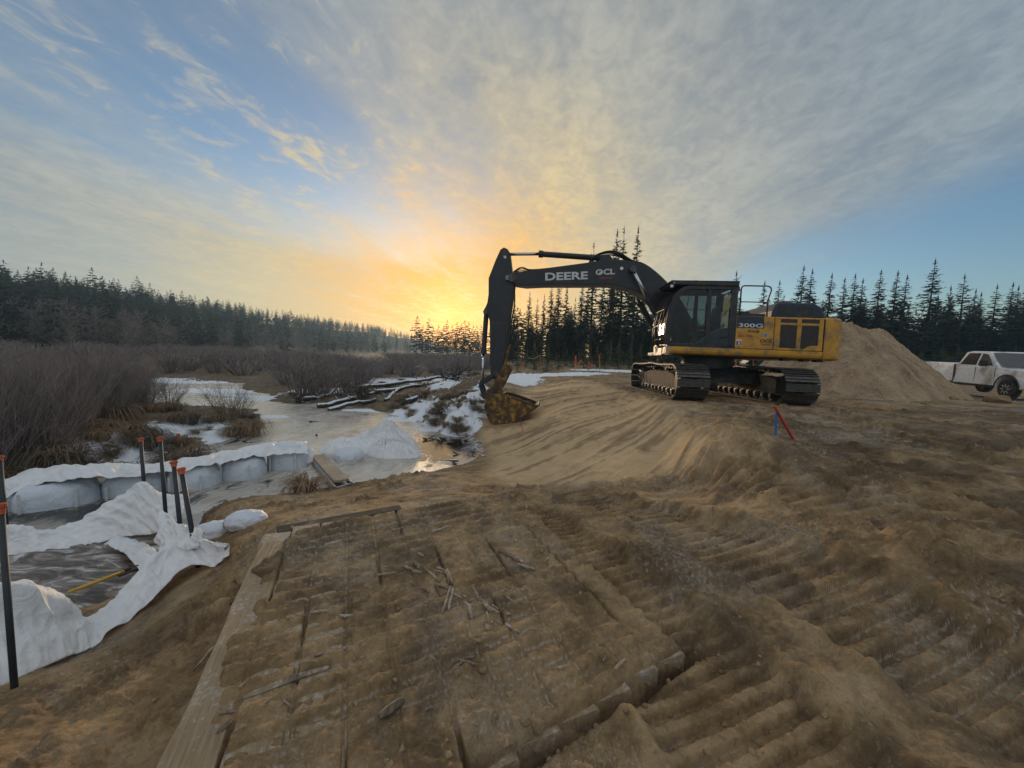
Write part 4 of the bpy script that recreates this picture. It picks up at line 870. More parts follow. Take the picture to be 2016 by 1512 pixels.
def tussock(seed, h=.45, rad=.4, n=170, m=M_GRASS):
    r = np.random.RandomState(seed); t = TB()
    for k in range(n):
        a = r.uniform(0, 6.283); b = r.uniform(0, 1) ** .6 * rad * .4; p = np.array([b * math.cos(a), b * math.sin(a), -.05])
        a2 = a + r.normal(0, .6); L = h * r.uniform(.7, 1.5); out = np.array([math.cos(a2), math.sin(a2), 0]); w = np.array([-out[1], out[0], 0]) * r.uniform(.006, .012)
        m1 = p + out * L * .22 + np.array([0, 0, L * .62]); m2 = p + out * L * .62 + np.array([0, 0, L * .62]); m3 = p + out * L * r.uniform(.8, 1.0) + np.array([0, 0, L * r.uniform(.05, .4)])
        t.V += [p - w, p + w, m1 + w, m1 - w, m2 + w * .7, m2 - w * .7, m3]; k0 = t.n
        t.F += [(k0, k0 + 1, k0 + 2), (k0, k0 + 2, k0 + 3), (k0 + 3, k0 + 2, k0 + 4), (k0 + 3, k0 + 4, k0 + 5), (k0 + 5, k0 + 4, k0 + 6)]; t.n += 7
    return t.mesh('blades', m)

# --- tree kinds
TALL = []
for i, (h, rd, wh, per, rag, stt) in enumerate([(15, 1.35, 40, 6, .45, .22), (15, 1.7, 38, 7, .35, .12), (15, 1.1, 42, 5, .55, .30), (15, 2.0, 40, 7, .40, .10), (15, 1.5, 36, 6, .6, .2)]):
    t, tm = spruce(100 + i, h, rd, wh, per, 6, stt, rag, .42); TALL.append((t.mesh('crown', M_SPRUCE), tm))
DENSE = []
for i in range(4):
    t, tm = spruce(150 + i, 15, 2.3, 44, 9, 7, .03, .25, .55); DENSE.append((t.mesh('crown', M_SPRUCE), tm))
YOUNG = []
for i in range(4):
    t, tm = spruce(200 + i, 3.0, 1.05, 15, 7, 6, .03, .2, .30); YOUNG.append((t.mesh('crown', M_PINE), tm))
def joined_tree(seed, **kw):                            # crown and stem in one small mesh, for far trees
    t, tm = spruce(seed, **kw)
    h = kw['h']; t.twig((0, 0, -.5), (0, 0, h), .01 * h, .01); return t
FAR_T = [joined_tree(300 + i, h=11.0, rad=1.5 + .35 * (i % 3), whorls=17, per=5, clump=3, start=.05, ragged=.3, size=.95) for i in range(5)]
FAR = [t.mesh('far_spruce', M_SPRUCE2) for t in FAR_T]
def place_tree(kind, name, x, y, h, label, cat, group, h0, var, rz=None, sx=1.0, z=None):
    cm, tm = kind[var % len(kind)]
    e = empty(name, (x, y, (H(x, y) if z is None else z) - .05), rng.uniform(0, 6.28) if rz is None else rz)
    s = h / h0; e.scale = (s * sx, s * sx, s)
    link(bpy.data.objects.new('trunk', tm), e); link(bpy.data.objects.new('crown', cm), e)
    return tag(e, label, cat, group)
def at_depth(px, dep):
    p = D(px, 700, dep); return p[0], p[1]
def hz(px): return 696 + (px - 1008) * .0384
def top_h(px, top, dep, gz): return 1.6 + (hz(px) - top) / FPX * dep - gz

# middle stand behind the boom
mid_tops = [(1010, 590, 58, 2), (1038, 577, 56, 0), (1052, 590, 60, 4), (1066, 582, 58, 2), (1080, 562, 54, 0), (1095, 552, 55, 1), (1110, 560, 57, 2), (1126, 588, 60, 4), (1140, 556, 54, 0), (1162, 484, 52, 4), (1150, 570, 57, 2), (1180, 545, 58, 1),
            (1202, 462, 50, 0), (1219, 456, 51, 4), (1243, 455, 52, 2), (1196, 500, 55, 2), (1232, 540, 56, 1), (1262, 560, 55, 0), (1280, 570, 56, 4), (1298, 575, 57, 2), (1310, 560, 58, 1)]
for px, tp, dep, v in mid_tops:
    x, y = at_depth(px, dep)
    lab = {1162: 'small pointed spruce top showing just above the arm cylinder', 1243: 'tallest slim spruce, standing alone above the bend of the boom', 1202: 'tall ragged pine, left of the pair above the boom', 1219: 'tall ragged pine, right of the pair above the boom'}.get(px, 'dark ragged spruce silhouetted under the excavator boom')
    place_tree(TALL, 'spruce_tree', x, y, top_h(px, tp, dep, .5), lab, 'tree', 'spruces under the boom' if 'silhouetted' in lab else None, 15.0, v, sx=.95, z=.45)
for k in range(46):
    px = rng.uniform(990, 1340); dep = rng.uniform(57, 78); x, y = at_depth(px, dep)
    place_tree(DENSE, 'spruce_tree', x, y, top_h(px, rng.uniform(600, 655), dep, .5), 'dark ragged spruce silhouetted under the excavator boom', 'tree', 'spruces under the boom', 15.0, rng.randint(4), sx=1.15, z=.45)
# right-hand wall of forest
right_tops = [(1438, 538, 64, 0), (1494, 556, 62, 2), (1522, 556, 60, 1), (1566, 528, 58, 3), (1583, 535, 59, 1), (1620, 543, 60, 0), (1650, 551, 62, 2), (1668, 543, 60, 1), (1683, 553, 61, 0), (1716, 537, 58, 3), (1747, 538, 60, 2), (1768, 546, 60, 1),
              (1818, 517, 56, 3), (1855, 566, 60, 0), (1884, 544, 58, 3), (1903, 572, 60, 2), (1918, 578, 62, 0), (1946, 564, 60, 1), (1974, 560, 60, 3), (1990, 566, 62, 0), (2004, 561, 60, 2), (2016, 556, 62, 1)]
for px, tp, dep, v in right_tops:
    x, y = at_depth(px, dep)
    lab = {1818: 'tallest spruce of the forest wall, above the pickup bed, with a bent top', 1566: 'broad spruce left of the twin standing behind the engine hood', 1583: 'narrow spruce right of the twin standing behind the engine hood', 1438: 'lone spruce top peeking over the excavator cab roof',
           1494: 'thin spruce seen through the excavator handrail', 1884: 'broad conical spruce standing above the pickup cab'}.get(px, 'dark spruce in the forest wall behind the sand pile')
    place_tree(TALL, 'spruce_tree', x, y, top_h(px, tp, dep, .55), lab, 'tree', None if 'forest wall behind' not in lab else 'spruces in the forest wall', 15.0, v, sx=1.15, z=.5)
for k in range(66):
    px = rng.uniform(1320, 2240); dep = rng.uniform(58, 82); x, y = at_depth(px, dep)
    place_tree(DENSE, 'spruce_tree', x, y, top_h(px, rng.uniform(582, 645), dep, .55), 'dark spruce in the forest wall behind the sand pile', 'tree', 'spruces in the forest wall', 15.0, rng.randint(4), sx=1.1, z=.5)
# low centre stand in front of the sunrise
for px, tp in [(819, 622), (832, 640), (843, 626), (851, 642), (862, 640), (872, 640), (878, 630), (890, 640), (899, 634), (908, 636), (914, 631), (922, 634), (931, 640), (938, 641), (946, 640), (955, 644), (966, 640), (975, 648), (985, 640), (995, 635), (1004, 630), (880, 655), (915, 655), (940, 655), (898, 655), (926, 652), (860, 655)]:
    dep = 170 + rng.uniform(-12, 20); x, y = at_depth(px, dep); o = link(bpy.data.objects.new('spruce_tree', FAR[rng.randint(5)])); o.location = (x, y, -.9); o.rotation_euler = (0, 0, rng.uniform(0, 6.28))
    s = top_h(px, tp, dep, -.8) / 11.2; o.scale = (s * 1.2, s * 1.2, s)
    tag(o, 'leftmost slim spruce of the stand silhouetted against the sunrise' if px == 819 else 'dark spruce silhouetted against the bright sunrise left of the arm', 'tree', None if px == 819 else 'spruces before the sunrise')
# hillside: skyline trees one by one, the rest as one wood
def hill_pos(px, f):
    x, y = at_depth(px, 100.0); th = math.degrees(math.atan2(x, y))
    F = np.interp(th, [-80, -60, -45, -34, -20, -13, -5, 10], [78, 82, 105, 150, 250, 400, 600, 900]); r = F * f
    return r * math.sin(R(th)), r * math.cos(R(th))
k = 0; SKYL = []
for px in np.concatenate([np.linspace(-60, 300, 70), np.linspace(300, 560, 66), np.linspace(560, 835, 90)]):
    px = px + rng.normal(0, 5); x, y = hill_pos(px, rng.uniform(1.6, 2.0)); v_ = rng.randint(5)
    s = rng.choice([.6, .75, .85, .95, 1.15], p=[.2, .25, .25, .2, .1]) * rng.uniform(.9, 1.1); w_ = s * rng.uniform(.9, 1.3); a_ = rng.uniform(0, 6.28)
    z_ = float(base_h(np.array([x]), np.array([y]))[0] + hill_h(np.array([x]), np.array([y]))[0]) - .4
    if s < .78 or px > 600: SKYL.append([x, y, z_, w_, s, a_, v_]); continue
    o = link(bpy.data.objects.new('spruce_tree', FAR[v_])); o.location = (x, y, z_); o.scale = (w_, w_, s); o.rotation_euler = (0, 0, a_)
    tag(o, 'dark conifer on the skyline of the left hill', 'tree', 'conifers along the hill skyline'); k += 1
def scatter_mesh(name, protos, places, m, label, cat):
    Vs, Fs, n = [], [], 0
    for (x, y, z, s, sz, a, v) in places:
        V, F = protos[v]; c, sn = math.cos(a), math.sin(a)
        W = np.stack([(V[:, 0] * c - V[:, 1] * sn) * s + x, (V[:, 0] * sn + V[:, 1] * c) * s + y, V[:, 2] * sz + z], 1); Vs.append(W); Fs.append(F + n); n += len(V)
    o = mesh_np(name, np.concatenate(Vs), np.concatenate(Fs), m); return tag(o, label, cat, kind='stuff')
FARP = [(np.array(t.V), np.array(t.F)) for t in FAR_T]
pl = []
for i in range(860):
    px = rng.uniform(-200, 850); f = .86 + 1.05 * rng.rand() ** .7; x, y = hill_pos(px, f); pl.append([x, y, 0, 0, 0, rng.uniform(0, 6.28), rng.randint(5)])
A_ = np.array(pl); zz = base_h(A_[:, 0], A_[:, 1]) + hill_h(A_[:, 0], A_[:, 1])
for p, z in zip(pl, zz):
    s = rng.uniform(.55, 1.0) * (1 if rng.rand() > .12 else 1.1); p[2] = z - .4; p[3] = s * rng.uniform(.9, 1.4); p[4] = s; p[6] = int(p[6])
scatter_mesh('hillside_wood', FARP, pl + SKYL, M_SPRUCE2, 'dense conifer wood covering the slope of the left hill', 'wood')
pl = []
for i in range(110):
    px = rng.uniform(985, 2300); dep = rng.uniform(76, 96); x, y = at_depth(px, dep); s = top_h(px, rng.uniform(600, 660), dep, .5) / 11; pl.append((x, y, .3, s * 1.3, s, rng.uniform(0, 6.28), rng.randint(5)))
scatter_mesh('forest_depth', FARP, pl, M_SPRUCE, 'dark depth of the spruce forest behind the front trees', 'wood')
def bare_tree(seed):
    r = np.random.RandomState(seed); t = TB()
    t.twig((0, 0, 0), (0, 0, 7), .09, .03)
    for k in range(60):
        z = r.uniform(1.2, 7); a = r.uniform(0, 6.28); L = (8 - z) * r.uniform(.12, .32) + .5; q = np.array([L * math.cos(a), L * math.sin(a), z + L * .9]); t.twig((0, 0, z), q, .045, .02)
        for j in range(2): d = r.normal(0, .5, 3) + [0, 0, .6]; t.twig(q, q + d * .9, .03, .015)
    return np.array(t.V), np.array(t.F)
BARE = [bare_tree(s) for s in range(3)]; pl = []
for i in range(120):
    px = rng.uniform(-200, 840); x, y = hill_pos(px, rng.uniform(.80, 1.25)); pl.append((x, y, float(base_h(np.array([x]), np.array([y]))[0] + hill_h(np.array([x]), np.array([y]))[0]) - .3, rng.uniform(.8, 1.4), rng.uniform(.6, 1.1), rng.uniform(0, 6.28), rng.randint(3)))
scatter_mesh('bare_wood', BARE, pl, M_TWIG, 'leafless grey trees along the foot of the left hill', 'wood')
# young pines behind the bank
yp = [(925, 705, 24, 1.7), (1020, 678, 27, 0), (1052, 672, 29, 0), (1078, 676, 26, 0), (1100, 690, 27, 0), (1128, 690, 30, 0), (1150, 668, 29, 0), (1175, 680, 31, 0), (1192, 672, 30, 0), (1216, 664, 30, 0), (1240, 676, 31, 0), (1262, 672, 30, 0), (1285, 668, 31, 0), (1035, 690, 32, 0), (1115, 684, 33, 0), (1205, 686, 33, 0), (1160, 690, 34, 0), (1065, 688, 33, 0), (1310, 680, 30, 0), (1340, 690, 32, 0)]
names_ = {925: 'small bushy young pine beside the uprooted stump left of the arm', 1078: 'full round young pine between the stakes right of the arm', 1150: 'pointed young pine behind the leaning red stakes', 1216: 'tallest young pine standing left of the excavator track'}
for i, (px, tp, dep, _) in enumerate(yp):
    x, y = at_depth(px, dep); gz = .4 if px > 960 else 0.0; lab = names_.get(px, 'young green pine in the row behind the snowy bank')
    place_tree(YOUNG, 'young_pine', x, y, max(1.2, top_h(px, tp, dep, gz)), lab, 'pine', None if px in names_ else 'young pines behind the bank', 3.3, i, sx=1.15, z=gz)
for k in range(26):
    px = rng.uniform(1380, 2160); dep = rng.uniform(36, 50); x, y = at_depth(px, dep)
    place_tree(YOUNG, 'young_pine', x, y, top_h(px, rng.uniform(678, 702), dep, .5), 'young green pine at the foot of the forest wall behind the pickup', 'pine', 'young pines behind the pickup', 3.3, k, sx=1.5, z=.45)
# --- willow brush on the bog
WIL = [shrub(400 + i, 2.2, 1.15, 70, .009, 7) for i in range(3)] + [shrub(410, 1.5, .8, 55, .007, 6, M_TWIG2)]
def willow(x, y, s, v, label, group):
    o = link(bpy.data.objects.new('willow_shrub', WIL[v])); o.location = (x, y, H(x, y) - .05); o.scale = (s * rng.uniform(.9, 1.2),) * 2 + (s,); o.rotation_euler = (0, 0, rng.uniform(0, 6.28))
    return tag(o, label, 'shrub', group)
for px, py, z, s, v in [(445, 828, -.75, .85, 3), (470, 822, -.75, .6, 3)]:
    p = G(px, py, z); willow(p[0], p[1], s, v, 'small twiggy willow at the tip of the left bank by the ice' if px == 445 else 'low willow clump nearest the ice on the left bank', None)
n = 0
while n < 175:                                          # dark thicket on the left bank
    th = R(rng.uniform(-66, -40.5)); r = rng.uniform(11.0, 30); x, y = r * math.sin(th), r * math.cos(th); dg = math.degrees(th)
    if r < 11.0 + 5 * float(ss(np.array(dg), -52, -41)) or r > 30 - 12 * float(ss(np.array(dg), -50, -41)): continue
    if base_h(np.array([x]), np.array([y]))[0] < -.93: continue
    willow(x, y, rng.uniform(.55, .86) * (1 - .25 * float(ss(np.array(dg), -47, -40))), rng.randint(3), 'bare purple-grey willow in the thicket on the left bank', 'willows of the left thicket'); n += 1
pl = []; LOW = []
for i in range(4):
    r_ = np.random.RandomState(500 + i); t = TB()
    for s in range(48):
        a = r_.uniform(0, 6.28); sp = r_.uniform(.1, 1.25); hh = r_.uniform(.9, 1.75); p = np.array([.3 * sp * math.cos(a), .3 * sp * math.sin(a), -.1]); q = np.array([sp * math.cos(a), sp * math.sin(a), hh]); t.twig(p, q, .018, .008)
        for k in range(3): d = np.array([r_.normal(0, .3), r_.normal(0, .3), r_.uniform(.2, .5)]); o = p + (q - p) * r_.uniform(.4, 1); t.twig(o, o + d, .010, .005)
    LOW.append((np.array(t.V), np.array(t.F)))
tries = 0
cand = []
while len(cand) < 560:
    th = R(rng.uniform(-68, -3)); r = 17 * (130 / 17) ** rng.rand(); cand.append((r * math.sin(th), r * math.cos(th)))
C_ = np.array(cand); bz = base_h(C_[:, 0], C_[:, 1]); bd_ = sdf(BOG, C_[:, 0], C_[:, 1])
for (x, y), z, d in zip(cand, bz, bd_):
    r = math.hypot(x, y); th = math.degrees(math.atan2(x, y))
    if z < -.92 or d > -2.0 or (-44 < th < -30 and r < 36) or (th < -40 and r < 26) or (th > -14 and r < 34) or (th > -22 and r < 26) or (th > -20 and r < 45 and rng.rand() < .5): continue
    pl.append((x, y, z - .05, rng.uniform(.9, 1.4) * (1.1 + r / 140), rng.uniform(.75, 1.1), rng.uniform(0, 6.28), rng.randint(4)))
scatter_mesh('willow_thicket', LOW, pl, M_TWIG, 'far brown-grey willow brush filling the valley floor', 'brush')
# --- sedge tussocks
TUS = [tussock(600 + i, .42, .42, 190) for i in range(3)] + [tussock(610, .5, .5, 220, M_GRASS2)]
def tus(px, py, z, s, v, label, group=None, xy=None):
    p = G(px, py, z) if xy is None else xy; o = link(bpy.data.objects.new('grass_tussock', TUS[v])); o.location = (p[0], p[1], H(p[0], p[1]) - .03); o.scale = (s, s, s * .9); o.rotation_euler = (0, 0, rng.uniform(0, 6.28))
    return tag(o, label, 'grass', group)
tus(355, 892, -.85, 1.25, 3, 'big dry sedge tussock with an orange scrap, nearest the ditch'); tus(490, 846, -.85, 1.3, 0, 'rounded reddish sedge tussock at the tip of the left bank'); tus(205, 842, -.7, 1.6, 0, 'tall pale sedge clump in front of the dark thicket')
tus(120, 922, -.9, 1.2, 3, 'drooping sedge tussock overhanging the ditch left of the posts'); tus(600, 968, -.9, .9, 1, 'small red-brown dead grass tuft beside the plank walkway')
i = 0
while i < 120:
    px = rng.uniform(-150, 515); py = rng.uniform(822, 940); p = G(px, py, -.8); b = float(base_h(np.array([p[0]]), np.array([p[1]]))[0])
    if b < -.99 or sdf(BOG, p[0:1], p[1:2])[0] > .1: continue
    tus(px, py, -.8, rng.uniform(.4, .95), rng.randint(4), 'dry brown sedge tussock on the snowy left bank', 'sedge tussocks on the left bank'); i += 1
i = 0
while i < 90:
    px = rng.uniform(560, 950); py = rng.uniform(738, 845); z = -.6; p = G(px, py, z); b = float(base_h(np.array([p[0]]), np.array([p[1]]))[0])
    if b < -.97 or sdf(BOG, p[0:1], p[1:2])[0] > 0: continue
    tus(px, py, z, rng.uniform(.35, .8), rng.randint(4), 'dry grass tuft on the snowy bank across the ditch', 'grass tufts on the far bank', xy=p); i += 1

# ------------------------------------------------------------------ sand pile
def build_pile():
    c = np.array([14.5, 17.2]); nu, nv = 240, 110
    T, Q = np.meshgrid(np.linspace(0, 2 * math.pi, nu, endpoint=False), np.linspace(0, 1, nv), indexing='ij')
    rad = 4.4 * (1 + .10 * np.sin(2 * T + .6) + .07 * np.sin(3 * T + 2) + .10 * fbm(np.cos(T) * 1.5, np.sin(T) * 1.5, 2, 5)); X = Q * rad * np.cos(T); Y = Q * rad * np.sin(T)
    hgt = 3.25 * np.clip(1 - Q, 0, 1) ** 1.02
    rg = 1 - np.abs(fbm(T * 5, Q * 1.6, 3, 8))
    ck = clods(X, Y, .5, 5, .4, .12) + clods(X, Y, .22, 11, .5, .06)
    hgt = hgt + (.30 * fbm(X * .8, Y * .8, 4, 3) + .8 * ck + .10 * rg + .05 * (1 - 2 * np.abs(fbm(X * 2.2, Y * 2.2, 3, 14))) + .05 * np.clip(pn(X * 5, Y * 5, 4), 0, 1) + .03 * fbm(X * 9, Y * 9, 2, 9)) * np.clip((1 - Q) * 6, 0, 1) * np.clip(Q * 8, .3, 1) - .12 * Q
    hgt = hgt - .25 * np.exp(-(Q / .09) ** 2) + .35 * np.exp(-(((X - 1.7) / .9) ** 2 + ((Y + .3) / 1.2) ** 2))
    m = bpy.data.materials.new('pile_sand'); m.use_nodes = True; t = m.node_tree; b = t.nodes['Principled BSDF']; P = N(t, 'ShaderNodeNewGeometry').outputs['Position']
    st = VM(t, 'MULTIPLY', P, (1, 1, .45)); n1 = NOISE(t, st, 1.3, 7, .68, .4); n2 = NOISE(t, P, 14, 5, .65)
    cc = RAMP(t, M_(t, 'ADD', M_(t, 'MULTIPLY', n1, .6), M_(t, 'MULTIPLY', n2, .4)), [(.36, (.16, .108, .062)), (.5, (.34, .235, .14)), (.64, (.50, .36, .22))])
    t.links.new(cc, b.inputs['Base Color']); b.inputs['Roughness'].default_value = .95; bp = N(t, 'ShaderNodeBump'); bp.inputs['Strength'].default_value = .7; bp.inputs['Distance'].default_value = .06
    t.links.new(n2, bp.inputs['Height']); t.links.new(bp.outputs[0], b.inputs['Normal'])
    V = np.stack([X, Y, hgt], -1).reshape(-1, 3); o = mesh_np('sand_pile', V, grid_faces(nu, nv, True), m, smooth=True); o.location = (c[0], c[1], .5)
    tag(o, 'tall heap of brown excavated sand between excavator and pickup', 'sand pile')
build_pile()
M_CLOD = mat('sand_clod', (.32, .22, .12), .95, var=.4, vscale=9, bump=.6, bscale=60)
def clod_mesh(seed):
    b = bmesh.new(); bmesh.ops.create_icosphere(b, subdivisions=2, radius=1.0); r = np.random.RandomState(seed); o = r.uniform(0, 50)
    for v in b.verts:
        k = 1 + .45 * float(pn(np.array(v.co.x * 1.3 + o), np.array(v.co.y * 1.3 + v.co.z * .9), seed)) + .25 * float(pn(np.array(v.co.x * 3 + o), np.array(v.co.z * 3 - v.co.y), seed + 5)); v.co *= k; v.co.z *= .7
    me = bpy.data.meshes.new('clod'); b.to_mesh(me); b.free(); me.materials.append(M_CLOD); return me
CLODS = [clod_mesh(s) for s in range(5)]
def clod(px, py, z, s, v, label, group=None):
    p = G(px, py, z); o = link(bpy.data.objects.new('dirt_clod', CLODS[v])); o.location = (p[0], p[1], H(p[0], p[1]) + s * .25); o.scale = (s, s * rng.uniform(.7, 1), s * rng.uniform(.7, 1)); o.rotation_euler = (rng.uniform(-.4, .4), rng.uniform(-.4, .4), rng.uniform(0, 6)); return tag(o, label, 'clod', group)
clod(1705, 779, .5, .24, 0, 'largest sand-coloured lump at the front foot of the sand pile'); clod(1735, 780, .5, .20, 1, 'dark lump just right of the biggest one before the sand pile'); clod(1965, 793, .5, .36, 2, 'long low brown lump lying in front of the pickup wheel')
clod(1058, 1452, -.03, .036, 3, 'pale block of frozen sand at the near end of the mat'); clod(1352, 1298, -.02, .045, 4, 'pale frozen lump at the right corner of the mat'); clod(1378, 1304, -.02, .03, 0, 'smaller pale lump right of the mat corner')
for px, py, z, s in [(1760, 783, .5, .12), (1800, 785, .5, .1), (1845, 786, .5, .12), (1880, 788, .5, .14), (1905, 790, .5, .1), (1640, 780, .5, .12), (1660, 786, .5, .08), (1780, 752, .9, .0)]:
    if s: clod(px, py, z, s, int(px) % 5, 'brown lump in the row along the foot of the sand pile', 'lumps along the sand pile')
for px, py, z, s in [(1010, 1470, 0, .02), (1035, 1440, 0, .025), (1180, 1385, 0, .016), (1220, 1365, 0, .014), (1232, 1420, 0, .022), (1318, 1330, 0, .016), (1100, 1465, 0, .014), (1395, 1285, 0, .02), (1420, 1310, 0, .015), (930, 1375, 0, .02), (900, 1340, 0, .018), (950, 1330, 0, .02), (860, 1300, 0, .016), (975, 1420, 0, .02), (1175, 1420, 0, .016), (1270, 1380, 0, .015)]:
    clod(px, py, z, s, (px + py) % 5, 'small sand crumb scattered around the near end of the mat', 'crumbs around the mat')
def build_crumbs():
    pl = []; V = np.array([tuple(v.co) for v in CLODS[0].vertices]); F = np.array([tuple(p.vertices) for p in CLODS[0].polygons])
    b = bmesh.new(); bmesh.ops.create_icosphere(b, subdivisions=1, radius=1.0); V = np.array([tuple(v.co) for v in b.verts]); F = np.array([[v.index for v in f.verts] for f in b.faces]); b.free()
    V2 = V * (1 + .3 * np.sin(V[:, :1] * 5 + V[:, 1:2] * 3)) * [1, .8, .7]
    th = np.radians(rng.uniform(-56, 60, 1300)); r = 1.3 * (9 / 1.3) ** rng.uniform(0, 1, 1300); X, Y = r * np.sin(th), r * np.cos(th)
    z, a = terrain(X, Y); cl = fbm(X * 1.3, Y * 1.3, 3, 77)
    for x, y, zz, bg_, sl, c, rr in zip(X, Y, z, a['bog'], a['slope'], cl, r):
        if zz < -.9 or bg_ > .3 or c < .02 or (sl > .5 and rng.rand() < .8): continue
        s = rng.uniform(.004, .014) * rng.uniform(.7, 1.5); pl.append((x, y, zz + s * .2, s, s * .8, rng.uniform(0, 6), 0))
    scatter_mesh('sand_crumbs', [(V2, F)], pl, M_CLOD, 'loose crumbs of frozen sand scattered over the pad', 'crumbs')
build_crumbs()

# ------------------------------------------------------------------ timber mat
def mat_wood(name, base, light):
    m = bpy.data.materials.new(name); m.use_nodes = True; t = m.node_tree; b = t.nodes['Principled BSDF']; oc = N(t, 'ShaderNodeTexCoord').outputs['Object']; P = N(t, 'ShaderNodeNewGeometry').outputs['Position']
    gr = NOISE(t, VM(t, 'MULTIPLY', oc, (60, 3.5, 30)), 1.0, 5, .6); d = NOISE(t, P, 3.0, 6, .65); f = NOISE(t, P, 40, 4, .6)
    c = RAMP(t, gr, [(.3, base), (.7, light)]); c = MIX(t, M_(t, 'MULTIPLY', SMOOTH(t, d, .40, .58), .85), c, (.36, .265, .165)); c = MIX(t, M_(t, 'MULTIPLY', SMOOTH(t, M_(t, 'ADD', M_(t, 'MULTIPLY', f, .5), M_(t, 'MULTIPLY', d, .5)), .50, .60), .6), c, (.55, .51, .47))
    t.links.new(c, b.inputs['Base Color']); b.inputs['Roughness'].default_value = .85; bp = N(t, 'ShaderNodeBump'); bp.inputs['Strength'].default_value = .5; bp.inputs['Distance'].default_value = .01; t.links.new(gr, bp.inputs['Height']); t.links.new(bp.outputs[0], b.inputs['Normal']); return m
M_PLANK = mat_wood('weathered_plank', (.20, .14, .08), (.42, .30, .175)); M_BEAM = mat('dark_wet_timber', (.045, .035, .027), .85, var=.5, vscale=5, dirt=(.20, .135, .075), dirt_amt=.25, dscale=6); M_SPLINT = mat_wood('torn_wood', (.06, .045, .03), (.24, .18, .12))
def build_mat():
    root = empty('timber_mat', (MATC[0], MATC[1], 0)); tag(root, 'sand-smeared timber ground mat of long planks in the foreground', 'mat')
    ang = math.atan2(MAT_V[1], MAT_V[0]) - math.pi / 2; w = .22
    for i in range(11):
        c0 = -MAT_U * (w * (i + .5)); L = MAT_L + rng.uniform(-.06, .05); s0 = rng.uniform(-.03, .03)
        ns = 16; vs = []; ww = w - rng.uniform(.008, .02)
        for j in range(ns + 1):
            y = s0 + L * j / ns; jag = .012 * rng.uniform(-1, 1)
            for x, z in ((-ww / 2 + jag * .3, -.12), (ww / 2 + jag * .3, -.12), (ww / 2 + jag, -.012), (ww / 2 - .012, .002 + .004 * rng.uniform(-1, 1)), (0, .004 * rng.uniform(-1, 1)), (-ww / 2 + .012, .002 + .004 * rng.uniform(-1, 1)), (-ww / 2 + jag, -.012)): vs.append((x, y, z))
        k = 7; fs = [tuple(range(k - 1, -1, -1)), tuple(ns * k + q for q in range(k))]
        for j in range(ns):
            for q in range(k): fs.append((j * k + q, j * k + (q + 1) % k, (j + 1) * k + (q + 1) % k, (j + 1) * k + q))
        m = MB().add(vs, fs); o = m.build('plank', M_PLANK, root); o.location = (c0[0], c0[1], rng.uniform(-.004, .004) - (.012 if i < 8 else 0.0)); o.rotation_euler = (0, 0, ang)
build_mat()
a, b_ = G(545, 1048, -.08), G(790, 1003, -.08); m = MB(); d = b_ - a; Lb = float(np.hypot(d[0], d[1]))
m.box((Lb / 2, 0, -.05), (Lb, .14, .16)); o = m.build('timber_beam', M_BEAM, bevel=.01); o.location = a; o.rotation_euler = (0, 0, math.atan2(d[1], d[0])); tag(o, 'dark wet timber edge along the far end of the plank mat', 'beam')
def splinter(px, py, px2, py2, w, label, group=None, z=None, lift=.0):
    z0 = -.03
    p, q = G(px, py, z0), G(px2, py2, z0); zp, zq = H(p[0], p[1]) + .012, H(q[0], q[1]) + .012 + lift; L = math.hypot(q[0] - p[0], q[1] - p[1])
    r = rng; m = MB(); n = 5; pts = []; rad = []
    for i in range(n):
        u = i / (n - 1); pts.append((p[0] + (q[0] - p[0]) * u + r.normal(0, .02 * L), p[1] + (q[1] - p[1]) * u + r.normal(0, .02 * L), zp + (zq - zp) * u + .15 * w)); rad.append(w * (.35 + .65 * math.sin(math.pi * min(.95, u * .8 + .12))))
    m.tube(pts, rad, 5); return tag(m.build('wood_splinter', M_SPLINT), label, 'wood', group)
splinter(470, 1390, 640, 1330, .022, 'long torn strip of wood lying across the mat, left of centre'); splinter(590, 1320, 690, 1285, .016, 'slim splinter just above the long torn strip'); splinter(745, 1440, 795, 1405, .024, 'short dark offcut sunk in the sand near the bottom'); splinter(980, 1100, 1028, 1122, .02, 'single pale stick lying on the sand right of the mat')
splinter(870, 1230, 885, 1180, .012, 'upright bundle splinter in the middle of the mat', lift=.04); splinter(882, 1228, 890, 1190, .01, 'thin splinter beside the upright bundle', lift=.03)
splinter(330, 1500, 405, 1400, .014, 'long thin stick along the lower left edge of the mat'); splinter(380, 1225, 452, 1205, .012, 'stick poking out of the sand left of the mat'); splinter(440, 1250, 462, 1185, .016, 'frayed strip at the left edge of the mat'); splinter(405, 1470, 460, 1435, .012, 'short stick low on the left planks')
for k in range(34):
    t_ = rng.rand(); px = 800 + 190 * t_ + rng.normal(0, 22); py = 1120 + 110 * t_ + rng.normal(0, 22); a_ = rng.uniform(.2, 1.4); L = rng.uniform(14, 44)
    splinter(px, py, px + L * math.cos(a_), py + L * math.sin(a_) * .8, rng.uniform(.006, .014), 'dark splinter in the torn joint across the mat', 'splinters in the torn joint')
for k in range(26):
    px = rng.uniform(420, 1300); py = rng.uniform(1060, 1440); a_ = rng.uniform(-.6, 1.2); L = rng.uniform(14, 40)
    splinter(px, py, px + L * math.cos(a_), py - L * math.sin(a_) * .7, rng.uniform(.004, .010), 'small loose splinter strewn over the sandy mat', 'loose splinters')

